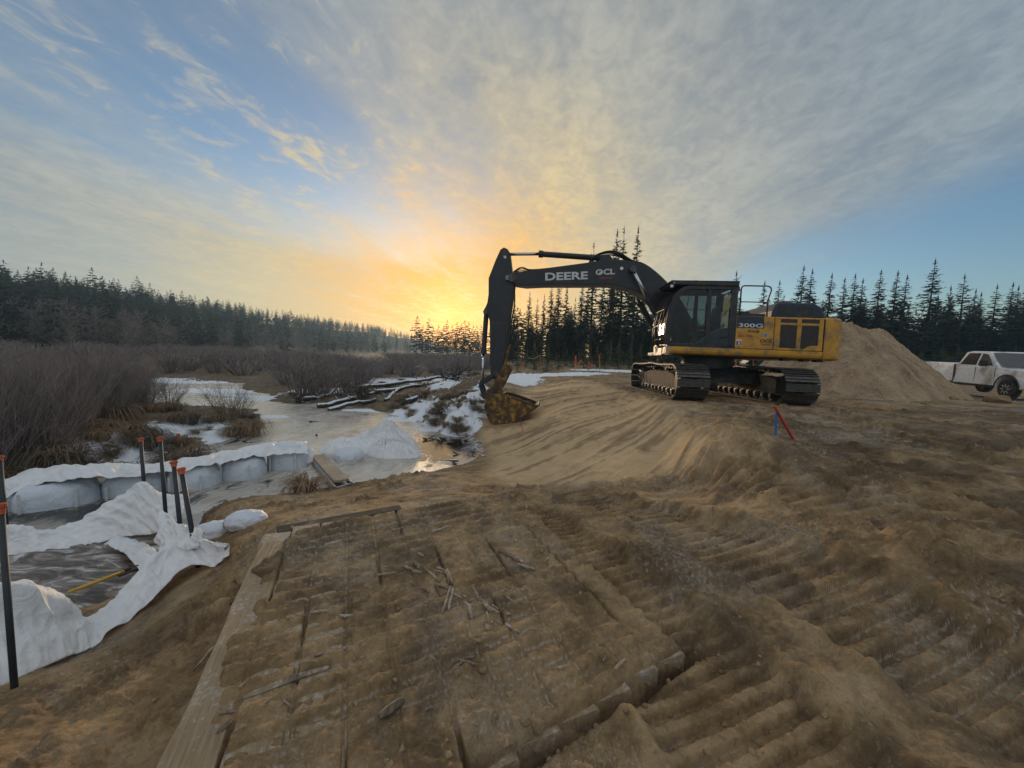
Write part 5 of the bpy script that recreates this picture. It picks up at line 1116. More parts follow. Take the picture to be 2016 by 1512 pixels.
# ------------------------------------------------------------------ white filter cloth, bulk bags
def mat_cloth(name, c=(.90, .90, .90), tr=.10):
    m = bpy.data.materials.new(name); m.use_nodes = True; t = m.node_tree; b = t.nodes['Principled BSDF']; P = N(t, 'ShaderNodeNewGeometry').outputs['Position']
    n = NOISE(t, P, 2.4, 6, .62); c2 = MIX(t, SMOOTH(t, n, .54, .76, 0, .45), c, (.58, .52, .44)); c2 = MIX(t, SMOOTH(t, NOISE(t, P, 30, 3, .6), .70, .76, 0, .6), c2, (.2, .15, .1))
    t.links.new(c2, b.inputs['Base Color']); b.inputs['Roughness'].default_value = .5
    bp = N(t, 'ShaderNodeBump'); bp.inputs['Strength'].default_value = .6; bp.inputs['Distance'].default_value = .04; t.links.new(NOISE(t, P, 6, 6, .62, 2.4), bp.inputs['Height']); t.links.new(bp.outputs[0], b.inputs['Normal'])
    return translucent(m, tr, (.85, .84, .82))
M_CLOTH = mat_cloth('white_filter_cloth'); M_BAG = mat_cloth('woven_bag', (.66, .71, .76), .0)
def drape(name, edges, nu, nv, amp, freq, seed, label, group=None, aniso=.35, fold=0.0):
    """edges: several rails (lists of 3-D points) lofted one to the next, then wrinkled"""
    Rl = np.array([catmull(e, nu) for e in edges]); V = np.stack([catmull(Rl[:, i], nv) for i in range(nu)])     # nu, nv, 3
    du = np.gradient(V, axis=0); dv = np.gradient(V, axis=1); nn = np.cross(du, dv); nn /= np.linalg.norm(nn, axis=-1, keepdims=True) + 1e-9
    s = np.concatenate([[0], np.cumsum(np.linalg.norm(np.diff(V[:, nv // 2], axis=0), axis=1))])[:, None] * np.ones((1, nv)); w = np.concatenate([[0], np.cumsum(np.linalg.norm(np.diff(V[nu // 2], axis=0), axis=1))])[None] * np.ones((nu, 1))
    k = 1 - 2 * np.abs(fbm(s * freq * .8 + .5 * pn(s, w * 2, seed + 9) + w * .6 * freq, w * freq * aniso * .6 + s * .2 * freq, 2, seed)); big = fbm(s * freq * .35, w * freq * .35, 2, seed + 3); cr = np.abs(fbm(s * freq * .9 + w * freq * .8, w * freq * .9 - s * freq * .5, 2, seed + 5))
    f2 = 1 - 2 * np.abs(fbm(s * freq * 2.1 + w * freq * .5, w * freq * .55 + s * freq * .9, 2, seed + 12))
    V = V + nn * (1.0 * amp * (k - .3) + amp * 2.2 * big - amp * 1.9 * cr + .35 * amp * f2)[..., None]
    o = mesh_np(name, V.reshape(-1, 3), grid_faces(nu, nv), M_CLOTH, smooth=True); md = o.modifiers.new('thick', 'SOLIDIFY'); md.thickness = .006
    return tag(o, label, 'fabric', group)
def Ds(*a): return [D(*p) for p in a]
# near curtain on the sand
drape('filter_cloth', [Ds((-70, 1360, 2.2), (0, 1349, 2.28), (60, 1325, 2.42), (130, 1295, 2.6), (185, 1272, 2.76), (210, 1240, 2.86), (280, 1195, 3.1), (330, 1150, 3.35), (372, 1115, 3.5), (420, 1112, 3.5), (452, 1094, 3.56)),
                       Ds((-70, 1250, 2.42), (0, 1245, 2.45), (60, 1235, 2.55), (125, 1225, 2.72), (178, 1232, 2.88), (205, 1220, 2.96), (268, 1165, 3.2), (318, 1118, 3.45), (360, 1085, 3.6), (420, 1085, 3.62), (452, 1080, 3.6)),
                       Ds((-70, 1150, 2.46), (0, 1146, 2.5), (60, 1152, 2.62), (128, 1180, 2.8), (158, 1212, 2.95), (200, 1203, 3.05), (250, 1152, 3.28), (308, 1092, 3.5), (348, 1056, 3.66), (410, 1066, 3.62), (446, 1074, 3.58)),
                       Ds((-70, 1190, 2.7), (0, 1190, 2.72), (60, 1190, 2.82), (128, 1212, 2.95), (160, 1235, 3.05), (210, 1225, 3.2), (262, 1165, 3.42), (320, 1105, 3.62), (365, 1066, 3.76), (420, 1074, 3.7), (448, 1080, 3.64))],
      260, 80, .020, 6.0, 11, 'nearest white filter cloth sheet slumped over the sand at lower left')
# bunched knot behind the posts
drape('filter_cloth', [Ds((312, 1098, 3.75), (330, 1085, 3.7), (352, 1070, 3.66), (372, 1082, 3.6), (392, 1078, 3.62)), Ds((314, 1050, 3.85), (332, 1040, 3.8), (352, 1035, 3.72), (376, 1045, 3.66), (396, 1060, 3.66)), Ds((318, 1005, 3.95), (335, 1012, 3.9), (355, 1030, 3.82), (378, 1034, 3.74), (398, 1050, 3.72)), Ds((328, 1020, 4.05), (342, 1030, 4.0), (362, 1045, 3.92), (384, 1050, 3.85), (400, 1062, 3.8))],
      110, 70, .030, 9.0, 21, 'crumpled upright knot of white cloth between the two nearer capped posts')
# middle curtain
drape('filter_cloth', [Ds((-60, 1105, 4.35), (0, 1106, 4.45), (80, 1092, 4.6), (170, 1072, 4.8), (250, 1056, 5.0), (310, 1050, 5.05), (345, 1030, 5.1), (364, 1012, 5.2)), Ds((-60, 1070, 4.5), (0, 1072, 4.6), (80, 1062, 4.75), (165, 1045, 4.95), (240, 1020, 5.1), (295, 1000, 5.15), (335, 995, 5.2), (362, 992, 5.3)), Ds((-60, 1030, 4.55), (0, 1032, 4.66), (80, 1040, 4.85), (150, 1026, 5.05), (215, 992, 5.2), (272, 950, 5.25), (320, 972, 5.3), (360, 978, 5.4)), Ds((-60, 1050, 4.95), (0, 1052, 5.0), (80, 1050, 5.15), (155, 1040, 5.35), (225, 1010, 5.5), (285, 985, 5.6), (330, 990, 5.6), (362, 992, 5.6))],
      240, 70, .032, 4.5, 31, 'white filter cloth ridge between the bulk bags and the muddy ice')
# long roll over the bags
drape('filter_cloth', [Ds((-60, 1010, 5.32), (0, 985, 5.52), (45, 962, 5.72), (110, 946, 5.82), (185, 941, 5.92), (260, 939, 6.22), (330, 928, 6.52), (400, 917, 6.82), (450, 908, 7.12), (530, 896, 7.72), (606, 893, 8.12)), Ds((-60, 985, 5.47), (0, 962, 5.67), (50, 938, 5.92), (115, 922, 6.12), (190, 920, 6.22), (265, 921, 6.47), (335, 910, 6.77), (405, 903, 7.07), (455, 893, 7.42), (535, 880, 8.02), (604, 876, 8.42)), Ds((-60, 980, 5.77), (0, 955, 5.97), (52, 932, 6.27), (120, 916, 6.47), (195, 914, 6.57), (270, 917, 6.82), (340, 905, 7.12), (410, 899, 7.42), (460, 890, 7.77), (540, 876, 8.32), (604, 872, 8.72)), Ds((-60, 1000, 6.02), (0, 975, 6.22), (55, 952, 6.52), (125, 935, 6.72), (200, 930, 6.82), (275, 930, 7.07), (345, 918, 7.32), (415, 910, 7.62), (465, 902, 7.97), (545, 888, 8.52), (606, 884, 8.92))],
      300, 50, .040, 3.4, 41, 'long rolled white cloth lying along the tops of the bulk bags')
drape('filter_cloth', [Ds((590, 925, 8.35), (602, 915, 8.35), (616, 908, 8.4)), Ds((592, 905, 8.4), (604, 895, 8.42), (618, 892, 8.45)), Ds((592, 884, 8.5), (604, 880, 8.52), (617, 884, 8.55))], 24, 18, .02, 4, 45, 'loose end of white cloth hanging by the head of the plank walkway')
drape('filter_cloth', [Ds((205, 1072, 4.75), (240, 1085, 4.55), (262, 1108, 4.3), (275, 1120, 4.15)), Ds((225, 1062, 4.85), (262, 1075, 4.6), (285, 1098, 4.35), (290, 1112, 4.2)), Ds((250, 1058, 4.9), (295, 1072, 4.65), (312, 1095, 4.4), (310, 1110, 4.2))], 50, 26, .03, 5, 51, 'thin torn tail of white cloth trailing onto the muddy ice')
def rounded_bag(w, d, h, seed, top=0.5, n=40):
    U, Vv = np.meshgrid(np.linspace(0, 2 * math.pi, n * 2, endpoint=False), np.linspace(-math.pi / 2, math.pi / 2, n), indexing='ij'); e1, e2 = .5, .8
    f = lambda a, e: np.sign(a) * np.abs(a) ** e
    X = w / 2 * f(np.cos(Vv), e1) * f(np.cos(U), e2); Y = d / 2 * f(np.cos(Vv), e1) * f(np.sin(U), e2); Z = h / 2 * f(np.sin(Vv), e1)
    bul = 1 + .05 * np.cos(Z / h * 3.0); X, Y = X * bul, Y * bul
    k = 1 - 2 * np.abs(fbm(U * 3.2, Z * 5, 3, seed)); k2 = fbm(X * 3, Y * 3 + Z * 9, 3, seed + 4); r_ = .012 * k + .02 * k2
    X = X * (1 + r_ / (w / 2)); Y = Y * (1 + r_ / (d / 2)); Z = Z + .03 * fbm(X * 4, Y * 4, 3, seed + 7) * (Z > 0)
    return np.stack([X, Y, Z], -1).reshape(-1, 3), grid_faces(n * 2, n, True)
def bulk_bag(px0, px1, base, label, seed, h=.85, sink=.0, sq=1.0):
    pc = G((px0 + px1) / 2, base, WATER); dep = float((pc - CAM) @ FWD); w = (px1 - px0) / FPX * dep * .80
    a = math.atan2(pc[0], pc[1]); pc = pc + np.array([math.sin(a), math.cos(a), 0]) * w * .42
    e = empty('bulk_bag', (pc[0], pc[1], WATER)); e.rotation_euler = (0, 0, -a * .6 + rng.uniform(-.1, .1)); tag(e, label, 'bag')
    V, F = rounded_bag(w, w * sq, h, seed); o = mesh_np('bag_body', V, F, M_BAG, e, smooth=True); o.location = (0, 0, h / 2 - sink + .03 + .05 * math.sin(seed * 2.3))
    for q in (-.33, .30):
        m = MB(); yy = -w * sq / 2 * 1.06
        m.box((w * q, yy - .006, h / 2 - sink), (.035, .012, h * .8)); m.build('strap', mat('bag_strap', (.58, .60, .60), .7, var=.15), e)
bulk_bag(-60, 42, 1012, 'bulk bag at the very left edge beyond the near post', 1, .8, .50); bulk_bag(44, 190, 1003, 'big square grey bulk bag nearest the left end of the row', 2, .95, .56, .75); bulk_bag(213, 332, 975, 'slumped bulk bag half hidden by the cloth peak', 3, .8, .50)
bulk_bag(336, 434, 962, 'bulk bag just right of the capped posts', 4, .9, .55); bulk_bag(434, 526, 943, 'second bulk bag left of the plank walkway', 5, 1.0, .60); bulk_bag(525, 612, 924, 'tall bulk bag at the head of the plank walkway', 6, 1.0, .58, .9); bulk_bag(655, 720, 906, 'low sunken bulk bag under the cloth heap', 7, .7, .50)
def heap(name, c, rx, ry, h, seed, label, folds=17, px=0.0, py=0.0, rz=0.0, pw=1.5):
    nu, nv = 220, 60; T, Q = np.meshgrid(np.linspace(0, 2 * math.pi, nu, endpoint=False), np.linspace(0.001, 1, nv), indexing='ij')
    rad = 1 + .16 * fbm(np.cos(T) * 1.4, np.sin(T) * 1.4, 3, seed); X = Q * rad * np.cos(T); Y = Q * rad * np.sin(T)
    Z = (1 - Q) ** pw * .75 + .25 * (1 - Q ** 4); fo = 1 - 2 * np.abs(fbm(T * folds / 6.283 * 1.3 + .8 * pn(Q * 2, T, seed), Q * .9, 3, seed + 2)); Z = Z + (.17 * fo + .16 * fbm(X * 2.5, Y * 2.5, 4, seed + 4) - .12 * np.abs(fbm(X * 4 + Y * 2, Y * 4, 2, seed + 6))) * np.clip((1 - Q) * 5, 0, 1) * np.clip(Q * 4, .2, 1)
    X = X + px * (1 - Q); Y = Y + py * (1 - Q); V = np.stack([X * rx, Y * ry, Z * h - .04], -1).reshape(-1, 3); o = mesh_np(name, V, grid_faces(nu, nv, True), M_CLOTH, smooth=True); o.location = c; o.rotation_euler = (0, 0, rz); return tag(o, label, 'fabric')
p = G(745, 893, WATER); heap('cloth_heap', (p[0], p[1] + .55, WATER), .95, .65, .78, 3, 'peaked heap of white cloth rising from the pond ice', px=-.02, py=.1)
p = G(772, 900, WATER); heap('cloth_heap', (p[0], p[1] + .25, WATER), .70, .40, .42, 8, 'fanned bundle of white cloth in front of the peaked heap', folds=30, px=-.35, pw=.8)
p = G(668, 897, WATER); heap('cloth_heap', (p[0], p[1] + .5, WATER), .75, .45, .36, 12, 'low roll of white cloth between plank walkway and peaked heap', folds=9, pw=.6)
# sandbags tied together
def sandbag(px, py, z, rz, seed, label, s=1.0):
    p = G(px, py, z); n = 36; U, Vv = np.meshgrid(np.linspace(0, 2 * math.pi, 60, endpoint=False), np.linspace(0, 1, n), indexing='ij')
    L = .46 * s; prof = np.interp(Vv, [0, .04, .12, .3, .6, .85, .97, 1], [.02, .05, .55, .95, 1.0, .75, .30, .02]); X = (Vv - .5) * L; w = .16 * s * prof; hh = .115 * s * prof
    Y = w * np.cos(U); Z = hh * np.sin(U); k = fbm(U * 2.5, Vv * 6, 3, seed); gat = .5 * np.abs(np.sin(U * 7)) * np.exp(-((Vv - .1) / .08) ** 2); f = 1 + .10 * k - .25 * gat
    V = np.stack([X, Y * f, np.maximum(Z * f, -.07) + .06], -1).reshape(-1, 3); e = empty('sandbag', (p[0], p[1], H(p[0], p[1]) - .01), rz); o = mesh_np('bag_body', V, grid_faces(60, n, True), mat_cloth('sandbag_cloth', (.70, .74, .80), 0.0), e, smooth=True)
    m = MB(); pts = [(-.40 * L, .07 * s * math.cos(t), .05 + .045 * s * math.sin(t)) for t in np.linspace(0, 2 * math.pi, 14)]; m.tube(pts, .008, 5); m.build('tie', mat('tie_cord', (.35, .32, .28), .8, var=.2), e); return tag(e, label, 'sandbag')
sandbag(424, 1034, -.50, R(200), 3, 'left of two white sandbags lying end to end on the sand', 1.0); sandbag(482, 1028, -.45, R(25), 6, 'right of two white sandbags lying end to end on the sand', 1.0)
# muddy ice inside the cloth ring
def build_mudice():
    xs = np.linspace(-7.2, -2.6, 120); ys = np.linspace(2.3, 5.3, 90); X, Y = np.meshgrid(xs, ys, indexing='ij'); z = WATER + .012 + .012 * fbm(X * 2.2, Y * 4, 3, 4)
    m = bpy.data.materials.new('muddy_ice'); m.use_nodes = True; t = m.node_tree; b = t.nodes['Principled BSDF']; P = N(t, 'ShaderNodeNewGeometry').outputs['Position']
    mp = N(t, 'ShaderNodeMapping'); mp.inputs['Rotation'].default_value = (0, 0, R(40)); mp.inputs['Scale'].default_value = (1.2, 3.6, 1); t.links.new(P, mp.inputs[0]); n = NOISE(t, mp.outputs[0], 1.3, 7, .66, 1.4); n2 = NOISE(t, P, 3, 5, .6)
    c = RAMP(t, n, [(.36, (.035, .026, .018)), (.46, (.11, .08, .055)), (.53, (.25, .20, .155)), (.60, (.55, .54, .54)), (.7, (.68, .69, .72))]); t.links.new(c, b.inputs['Base Color']); t.links.new(RAMP(t, n, [(.4, .16), (.6, .6)]), b.inputs['Roughness'])
    bp = N(t, 'ShaderNodeBump'); bp.inputs['Strength'].default_value = .5; bp.inputs['Distance'].default_value = .04; t.links.new(n, bp.inputs['Height']); t.links.new(bp.outputs[0], b.inputs['Normal'])
    V = np.stack([X, Y, z], -1); k = sdf([(-7.0, 3.0), (-6.0, 4.9), (-4.6, 5.2), (-3.6, 4.6), (-2.7, 3.3), (-3.6, 2.4), (-5, 2.3)], X, Y) < 0
    F = grid_faces(len(xs), len(ys)); F = F[k.ravel()[F].all(1)]; o = mesh_np('muddy_ice', V.reshape(-1, 3), F, m, smooth=True); tag(o, 'streaky brown and white ice inside the cloth ring', 'ice', kind='structure')
build_mudice()
# capped posts
M_POST = mat('dark_post_steel', (.020, .026, .034), .5, var=.3, dirt=(.10, .08, .06), dirt_amt=.12, dscale=6); M_CAP = mat('orange_cap', (.50, .105, .035), .6, var=.15)
def post(tx, ty, bx, by, dep, r, label, ext=.4):
    a, b = D(tx, ty, dep), D(bx, by, dep * .985); e = empty('marker_post', b); d = a - b; L = float(np.linalg.norm(d)); d = d / L; tag(e, label, 'post')
    m = MB(); m.tube([tuple(-d * ext), tuple(d * L)], r, 10); m.build('pipe', M_POST, e, smooth=True)
    m = MB(); m.lathe([(r * 1.2, -.05), (r * 1.25, -.015), (r * 1.65, -.01), (r * 1.7, .010), (r * 1.3, .016)], tuple(d * L), tuple(d), 14); m.build('safety_cap', M_CAP, e, smooth=False)
post(277, 864, 283, 946, 6.1, .025, 'orange-capped black post farthest back, beside the cloth roll'); post(315, 862, 325, 996, 5.0, .022, 'orange-capped black post second from the left behind the cloth peak'); post(342, 910, 356, 1050, 4.2, .022, 'olive-black capped post rising from the cloth knot'); post(357, 924, 376, 1034, 3.72, .021, 'rightmost orange-capped black post leaning left')
post(1, 996, 27, 1334, 2.3, .016, 'nearest tall black post at the left edge of the picture'); post(-2, 900, 10, 1030, 5.2, .03, 'black post behind the nearest one at the left edge')
e = G(352, 870, -.6); m = MB(); m.box((0, 0, 0), (.05, .01, .07)); m.box((.02, .01, -.06), (.02, .01, .08)); o = m.build('ribbon_scrap', M_CAP); o.location = (e[0], e[1], e[2] + .15); o.rotation_euler = (.2, .3, .4); tag(o, 'small orange ribbon scrap caught on a sedge tussock', 'ribbon')
# plank walkway on a ladder
def walkway():
    a, b, c, d = G(613, 905, WATER + .06), G(636, 898, WATER + .06), G(660, 962, WATER + .10), G(692, 953, WATER + .10); e = empty('plank_walkway'); tag(e, 'plank laid on a metal ladder from the shore to the bags', 'walkway'); M_AL = mat('dull_aluminium', (.42, .42, .42), .4, metal=.7, var=.2)
    for s, q in ((a, c), (b, d)):
        m = MB(); v = q - s; L = np.linalg.norm(v); m.box((L / 2, 0, 0), (L, .035, .085)); o = m.build('rail', M_AL, e, bevel=.004); o.location = s; o.rotation_euler = Vector(v).to_track_quat('X', 'Z').to_euler()
    for u in (.02, .25, .5, .75, .985):
        s, q = a + (c - a) * u, b + (d - b) * u; m = MB(); m.cyl(tuple(s), tuple(q), .018, 8); m.build('rung', M_AL, e)
    s = (a + b) / 2 + (c - a) * .02; q = (c + d) / 2 - (c - a) * .06; v = q - s; L = float(np.linalg.norm(v)); m = MB(); m.box((L / 2, 0, 0), (L, .26, .045)); o = m.build('plank', mat_wood('frosty_plank', (.26, .20, .14), (.42, .33, .24)), e, bevel=.004); o.location = s + np.array([0, 0, .065]); o.rotation_euler = Vector(v).to_track_quat('X', 'Z').to_euler()
walkway()
# yellow-handled tool on the ice
p, q = G(135, 1172, -.93), G(245, 1130, -.93); r_ = q + (q - p) * .22; e = empty('long_handled_tool', p); tag(e, 'yellow-handled tool lying on the muddy ice', 'tool')
m = MB(); m.tube([(0, 0, .03), tuple(q - p + [0, 0, .03])], .019, 8); m.build('handle', mat('fibreglass_yellow', (.62, .36, .04), .45, var=.2), e, smooth=True); m = MB(); m.tube([tuple(q - p + [0, 0, .03]), tuple((q - p) * 1.12 + [0, 0, .03])], [.024, .022], 8); m.build('grip', M_HOSE, e); m = MB(); v = (r_ - p); m.box(tuple(v + [0, 0, .02]), (.30, .10, .02), rz=math.atan2(v[1], v[0])); m.build('blade', M_STEEL, e)

# ------------------------------------------------------------------ laths and flagging
M_LATH = mat('raw_lath', (.42, .30, .18), .8, var=.2); M_ORG = mat('flag_orange_red', (.60, .085, .045), .65, var=.2); M_BLU = mat('lath_blue', (.02, .16, .46), .55, var=.15); M_REDL = mat('lath_red', (.55, .05, .03), .6, var=.15)
def lath(p, q, w, mm, label, group=None, flag=None, name='survey_stake', t_=.012):
    p = np.asarray(p); q = np.asarray(q); v = q - p; L = float(np.linalg.norm(v)); e = empty(name, p); tag(e, label, 'stake', group); e.rotation_euler = Vector(v).to_track_quat('Z', 'Y').to_euler()
    m = MB(); m.box((0, 0, L / 2 - .06), (w, t_, L + .12)); m.build('lath', mm, e)
    if flag:
        m = MB(); m.box((0, 0, L * (1 - flag / 2)), (w * 1.15, t_ * 2.2, L * flag)); m.build('painted_top', M_ORG, e)
        m = MB(); m.add([(0, .01, L * .97), (w * 1.2, .02, L * .95), (w * 1.0, .03, L * .45), (-w * .1, .02, L * .5), (w * .6, .04, L * .7)], [(0, 1, 4), (1, 2, 4), (2, 3, 4), (3, 0, 4)]); o = m.build('flagging', M_ORG, e); o.modifiers.new('thick', 'SOLIDIFY').thickness = .004
    return e
dp = 6.02; lath(D(1527, 860, dp), D(1529, 803, dp - .02), .055, M_BLU, 'bright blue lath standing before the excavator', t_=.02); lath(D(1558, 858, dp + .02), D(1524, 799, dp - .06), .045, M_REDL, 'red lath leaning against the blue one', t_=.02)
lath(D(1030, 852, 11.0), D(1024, 828, 11.0), .03, M_REDL, 'thin rusty red stake on the sand slope below the bucket')
for a, b, mm, fl, lab in [((1020, 736), (1028, 712), M_ORG, 0, 'left leaning red lath beside the bucket arm'), ((1024, 734), (1033, 709), M_ORG, 0, 'right of two leaning red laths beside the bucket arm'), ((1067, 735), (1063, 699), M_LATH, .45, 'upright lath with red flagging left of the young pine'), ((1133, 722), (1134, 700), M_LATH, .9, 'short red-topped lath left of the tangle of stakes'),
                          ((1129, 735), (1145, 708), M_LATH, .5, 'lath leaning right in the tangle of stakes'), ((1158, 729), (1144, 709), M_LATH, .3, 'lath leaning left in the tangle of stakes'), ((1158, 726), (1159, 712), M_ORG, 0, 'short upright red lath right of the tangle'), ((1178, 732), (1159, 712), M_LATH, .5, 'sloping red lath forming a triangle'), ((1159, 726), (1167, 719), M_ORG, 0, 'small crossing lath of the red triangle'), ((1181, 732), (1180, 698), M_LATH, .5, 'upright flagged lath nearest the excavator track')]:
    lath(D(*a, 25.5), D(*b, 25.5), .055, mm, lab, None, fl)
for px in (1448, 1483): lath(D(px, 722, 27), D(px + (2 if px < 1460 else 0), 704, 27), .06, M_LATH, 'left red lath seen under the excavator body' if px < 1460 else 'right red lath seen under the excavator body', None, .7)
m = MB(); m.tube(catmull(Ds((1040, 704, 25.4), (1050, 706, 25.4), (1063, 700, 25.4)), 12), .014, 5); tag(m.build('flag_rope', mat('pale_rope', (.55, .35, .2), .7, var=.2)), 'slack orange rope tied to the flagged lath', 'rope')

# ------------------------------------------------------------------ logs and uprooted stumps on the far bank
M_LOG = snowy('snowy_log', (.055, .042, .032), .62); M_ROOT = snowy('snowy_roots', (.050, .038, .028), .30)
def log(p, q, r0, r1, label):
    m = MB(); p = np.asarray(p); q = np.asarray(q); v = q - p; n = 8; pts = [p + v * i / n + rng.normal(0, r0 * .25, 3) for i in range(n + 1)]; m.tube(pts, [r0 + (r1 - r0) * i / n for i in range(n + 1)], 10)
    for k in range(5): u = rng.uniform(.1, .9); c = p + v * u; d = rng.normal(0, 1, 3); d[2] = abs(d[2]); m.tube([c, c + d / np.linalg.norm(d) * rng.uniform(.15, .4)], [r0 * .25, r0 * .1], 5)
    return tag(m.build('log', M_LOG, smooth=True), label, 'log')
def lg(a, b, za, zb, r0, r1, lab): log(G(*a, za), G(*b, zb), r0, r1, lab)
lg((628, 800), (742, 774), -.92, -.62, .12, .08, 'upper of two snow-topped logs at the ice edge'); lg((645, 806), (738, 788), -.95, -.75, .11, .07, 'lower of two snow-topped logs at the ice edge'); lg((700, 764), (880, 742), -.5, -.1, .13, .08, 'long snowy pole lying toward the upturned stump'); lg((740, 772), (850, 754), -.55, -.25, .12, .08, 'short snowy log below the long pole'); lg((600, 786), (668, 776), -.85, -.75, .12, .09, 'dark log half sunk in the grass left of the snowy pair'); lg((758, 788), (790, 762), -.7, -.4, .1, .06, 'stubby log standing up among the roots')
lg((800, 790), (870, 762), -.5, -.2, .10, .06, 'thin branchy log across the middle of the snowy bank')
def roots(c, s, seed, label, n=34, nm='root_wad'):
    r = np.random.RandomState(seed); m = MB()
    for k in range(n):
        d = r.normal(0, 1, 3); d[2] = abs(d[2]) * .9 + .1; d /= np.linalg.norm(d); L = s * r.uniform(.4, 1.0); p0 = np.asarray(c) + r.normal(0, .12 * s, 3); p1 = p0 + d * L * .5 + r.normal(0, .10 * s, 3); p2 = p1 + d * L * .5 + r.normal(0, .16 * s, 3); q = .035 * s * r.uniform(.6, 1.6)
        m.tube([p0, p1, p2], [q, q * .6, q * .2], 5); e = p1 + r.normal(0, .25 * s, 3); m.tube([p1, e], [q * .4, q * .1], 4)
    return tag(m.build(nm, M_ROOT), label, 'stump')
for px, py, z, s, sd, lab in [(893, 750, .05, 1.3, 1, 'large upturned root mass beside the excavator arm'), (835, 785, -.5, .65, 2, 'dark root clump in the middle of the snowy bank'), (712, 785, -.7, .9, 3, 'branchy snag above the pair of snowy logs'), (795, 800, -.8, .6, 4, 'low root tangle at the edge of the snowy bank'), (690, 775, -.7, .8, 5, 'pointed stump left of the branchy snag'), (860, 835, -.85, .35, 6, 'small dark root tangle just above the ice'), (870, 812, -.5, .45, 8, 'brushy roots halfway down the snowy bank'), (590, 790, -.9, .5, 7, 'dark snag poking from the grass at the ice edge')]:
    roots(G(px, py, z), s, sd, lab)
# debris frozen into the ice
for i, (px, py) in enumerate([(613, 832), (622, 858), (840, 866), (868, 868), (880, 872), (905, 895), (890, 910), (945, 900)]):
    p = G(px, py, WATER); m = MB(); m.tube([p, p + [rng.uniform(-.2, .2), rng.uniform(-.1, .1), .05], p + [rng.uniform(-.3, .3), rng.uniform(-.1, .2), .02]], [.02, .03, .008], 6); tag(m.build('ice_debris', M_ROOT), ['single dark lump frozen into the far ice', 'flat dark lump of debris left of the peaked cloth heap'][i] if i < 2 else 'bit of dark wood frozen into the right end of the pond', 'debris', None if i < 2 else 'wood bits in the pond ice')

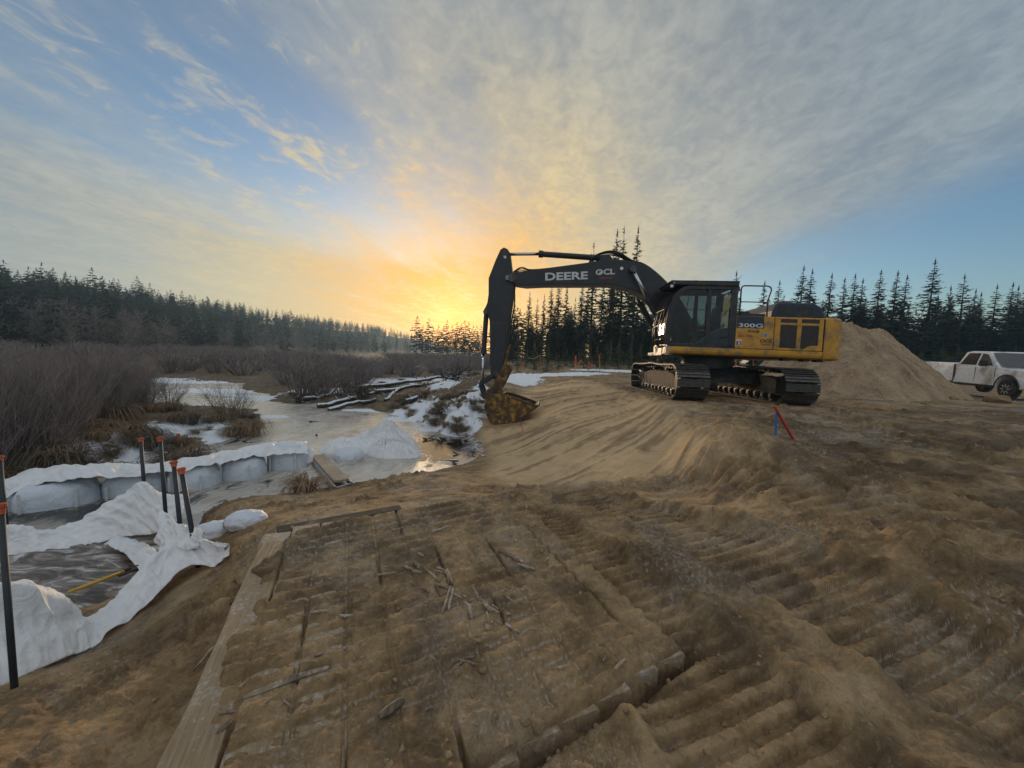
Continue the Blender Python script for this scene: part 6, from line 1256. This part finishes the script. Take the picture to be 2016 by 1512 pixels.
# ------------------------------------------------------------------ pickup truck
def build_truck():
    M_PAINT = mat('dirty_white_paint', (.78, .78, .78), .32, var=.06, dirt=(.42, .36, .28), dirt_amt=.30, dscale=1.6); M_TINT = mat('tinted_glass', (.035, .04, .045), .08, var=.2); M_TYRE = mat('tyre_rubber', (.02, .02, .02), .85, var=.3, dirt=(.16, .12, .08), dirt_amt=.3, dscale=6); M_PLAST = mat('black_plastic', (.015, .015, .016), .55, var=.2); M_RIM = mat('muddy_alloy', (.34, .33, .32), .45, metal=.5, var=.25, vscale=12)
    e = empty('pickup_truck'); q = (20.852, 15.213, .533, -1.889, -.0188); cy, sy, cp_, sp_ = math.cos(q[3]), math.sin(q[3]), math.cos(q[4]), math.sin(q[4])
    f = Vector((cy * cp_, sy * cp_, sp_)); l = Vector((-sy, cy, 0)); n = f.cross(l); e.matrix_world = Matrix(((f[0], l[0], n[0], q[0]), (f[1], l[1], n[1], q[1]), (f[2], l[2], n[2], q[2]), (0, 0, 0, 1)))
    tag(e, 'dirty white crew-cab pickup parked beyond the sand pile', 'truck')
    def arch(cx, r, n_=9): return [(cx + r * math.cos(a), .42 + r * math.sin(a)) for a in np.linspace(0, math.pi, n_)]
    # body: side outline with wheel arches, pinched in toward the top
    out = [(1.02, .52), (1.06, .70), (1.04, 1.02), (.95, 1.14), (-.50, 1.24), (-.58, 1.27), (-2.78, 1.30), (-2.80, .50)] + [(-.56, .50)] + [(x, z) for x, z in arch(0, .53)[::-1]] + [(.62, .46)]
    sh = lambda x, y, z: (x, y * (1 - .05 * max(0, (z - .75) / .6) ** 2 - .03 * max(0, (.6 - z) / .3)) * (1 - .05 * max(0, x - .2)), z)
    m = MB(); m.prism(out, -1.0, 1.0, f=sh); body = m.build('body', M_PAINT, e, bevel=.035, seg=3)
    bed = [(-2.83, .55), (-2.83, 1.36), (-4.95, 1.40), (-4.98, .62), (-4.45, .60)] + arch(-3.92, .52)[::-1] + [(-3.35, .52)]
    m = MB(); m.prism(bed, -1.0, 1.0, f=sh); bd = m.build('cargo_bed', M_PAINT, e, bevel=.03, seg=2)
    m = MB(); m.box((-2.815, -.985, .95), (.05, .03, .78)); m.build('tail_strip', mat('red_brown_strip', (.16, .03, .02), .6, var=.2), bd)
    # greenhouse
    gs = lambda x, y, z: (x, y * (1 - .16 * max(0, (z - 1.27) / .67)), z)
    gh = [(-.50, 1.25), (-1.18, 1.86), (-1.35, 1.925), (-2.2, 1.945), (-2.50, 1.90), (-2.74, 1.28)]
    m = MB(); m.prism(gh, -.955, .955, f=gs); cabn = m.build('cab', M_PAINT, e, bevel=.05, seg=3)
    for sgn in (-1, 1):
        for nm, w in (('front_window', [(-.82, 1.34), (-1.27, 1.80), (-1.55, 1.84), (-1.58, 1.33)]), ('rear_window', [(-1.68, 1.33), (-1.66, 1.85), (-2.30, 1.85), (-2.56, 1.34)])):
            m = MB(); m.prism(w, sgn * .957, sgn * .968, f=gs); m.build(nm, M_TINT, cabn)
        for x in (-1.45, -2.5):
            m = MB(); m.box((x, sgn * .985, 1.16), (.20, .035, .035)); m.build('door_handle', M_PAINT, body, bevel=.008)
        for x in (-1.62, -.62, -2.74):
            m = MB(); m.box((x, sgn * .9835, .93), (.012, .012, .62)); m.build('door_seam', M_PLAST, body)
        m = MB(); m.box((-.95, sgn * 1.17, 1.42), (.12, .24, .26)); m.box((-.95, sgn * 1.0, 1.36), (.06, .2, .06)); m.build('mirror', M_PLAST, e, bevel=.03)
        m = MB(); m.box((.93, sgn * .80, .92), (.20, .34, .16)); m.build('headlight', M_LENS, body, bevel=.03)
        m = MB(); m.tube([(.56 * math.cos(a), sgn * .995, .42 + .56 * math.sin(a)) for a in np.linspace(.05, math.pi - .05, 14)], .028, 6); m.build('wheel_arch_trim', M_PLAST, body)
        m = MB(); m.box((-1.7, sgn * .97, .44), (2.1, .1, .06)); m.build('running_board', M_PLAST, e, bevel=.01)
        for x in (0.0, -3.92):
            w = empty('wheel'); w.parent = e; w.location = (x, sgn * .87, .41)
            m = MB(); m.lathe([(.24, -.13), (.36, -.135), (.40, -.10), (.41, 0), (.40, .10), (.36, .135), (.24, .13)], (0, 0, 0), (0, 1, 0), 28); m.build('tyre', M_TYRE, w)
            m = MB(); m.lathe([(.06, .02), (.10, .13), (.22, .10), (.25, .13), (.25, -.13)], (0, 0, 0), (0, sgn, 0), 24)
            m.build('rim', M_RIM, w)
            for k in range(8):
                a = 2 * math.pi * k / 8; m = MB(); m.box((.15 * math.cos(a), sgn * .135, .15 * math.sin(a)), (.13, .02, .045), M=Matrix.Rotation(-a, 3, 'Y')); m.build('spoke', M_RIM, w)
    m = MB(); m.add([(-.49, -.86, 1.285), (-.49, .86, 1.285), (-1.15, .77, 1.855), (-1.15, -.77, 1.855)], [(0, 1, 2, 3)]); o = m.build('windscreen', M_TINT, cabn, fix=False); o.location = (.02, 0, .02)
    m = MB(); m.box((1.04, 0, .62), (.14, 1.92, .24)); m.build('bumper', mat('chrome_bumper', (.5, .5, .5), .25, metal=.9, var=.1), e, bevel=.04)
    m = MB(); m.box((1.02, 0, .92), (.08, 1.2, .30)); m.build('grille', M_PLAST, body, bevel=.02)
    m = MB(); m.box((-2.0, 0, .5), (5.6, .9, .18)); m.build('chassis', M_PLAST, e)
build_truck()

# ------------------------------------------------------------------ morning haze
m = MB(); m.box((0, 0, 21), (1900, 1900, 48)); hz_o = m.build('haze', None); hz_o.data.materials.clear()
hm = bpy.data.materials.new('haze'); hm.use_nodes = True; t = hm.node_tree; t.nodes.remove(t.nodes['Principled BSDF']); pv = N(t, 'ShaderNodeVolumePrincipled')
pv.inputs['Color'].default_value = (.52, .77, 1.0, 1); pv.inputs['Density'].default_value = 0.0007; pv.inputs['Anisotropy'].default_value = 0.35
t.links.new(pv.outputs[0], t.nodes['Material Output'].inputs['Volume']); hz_o.data.materials.append(hm); tag(hz_o, 'thin cold morning haze over the valley', 'haze', kind='stuff')
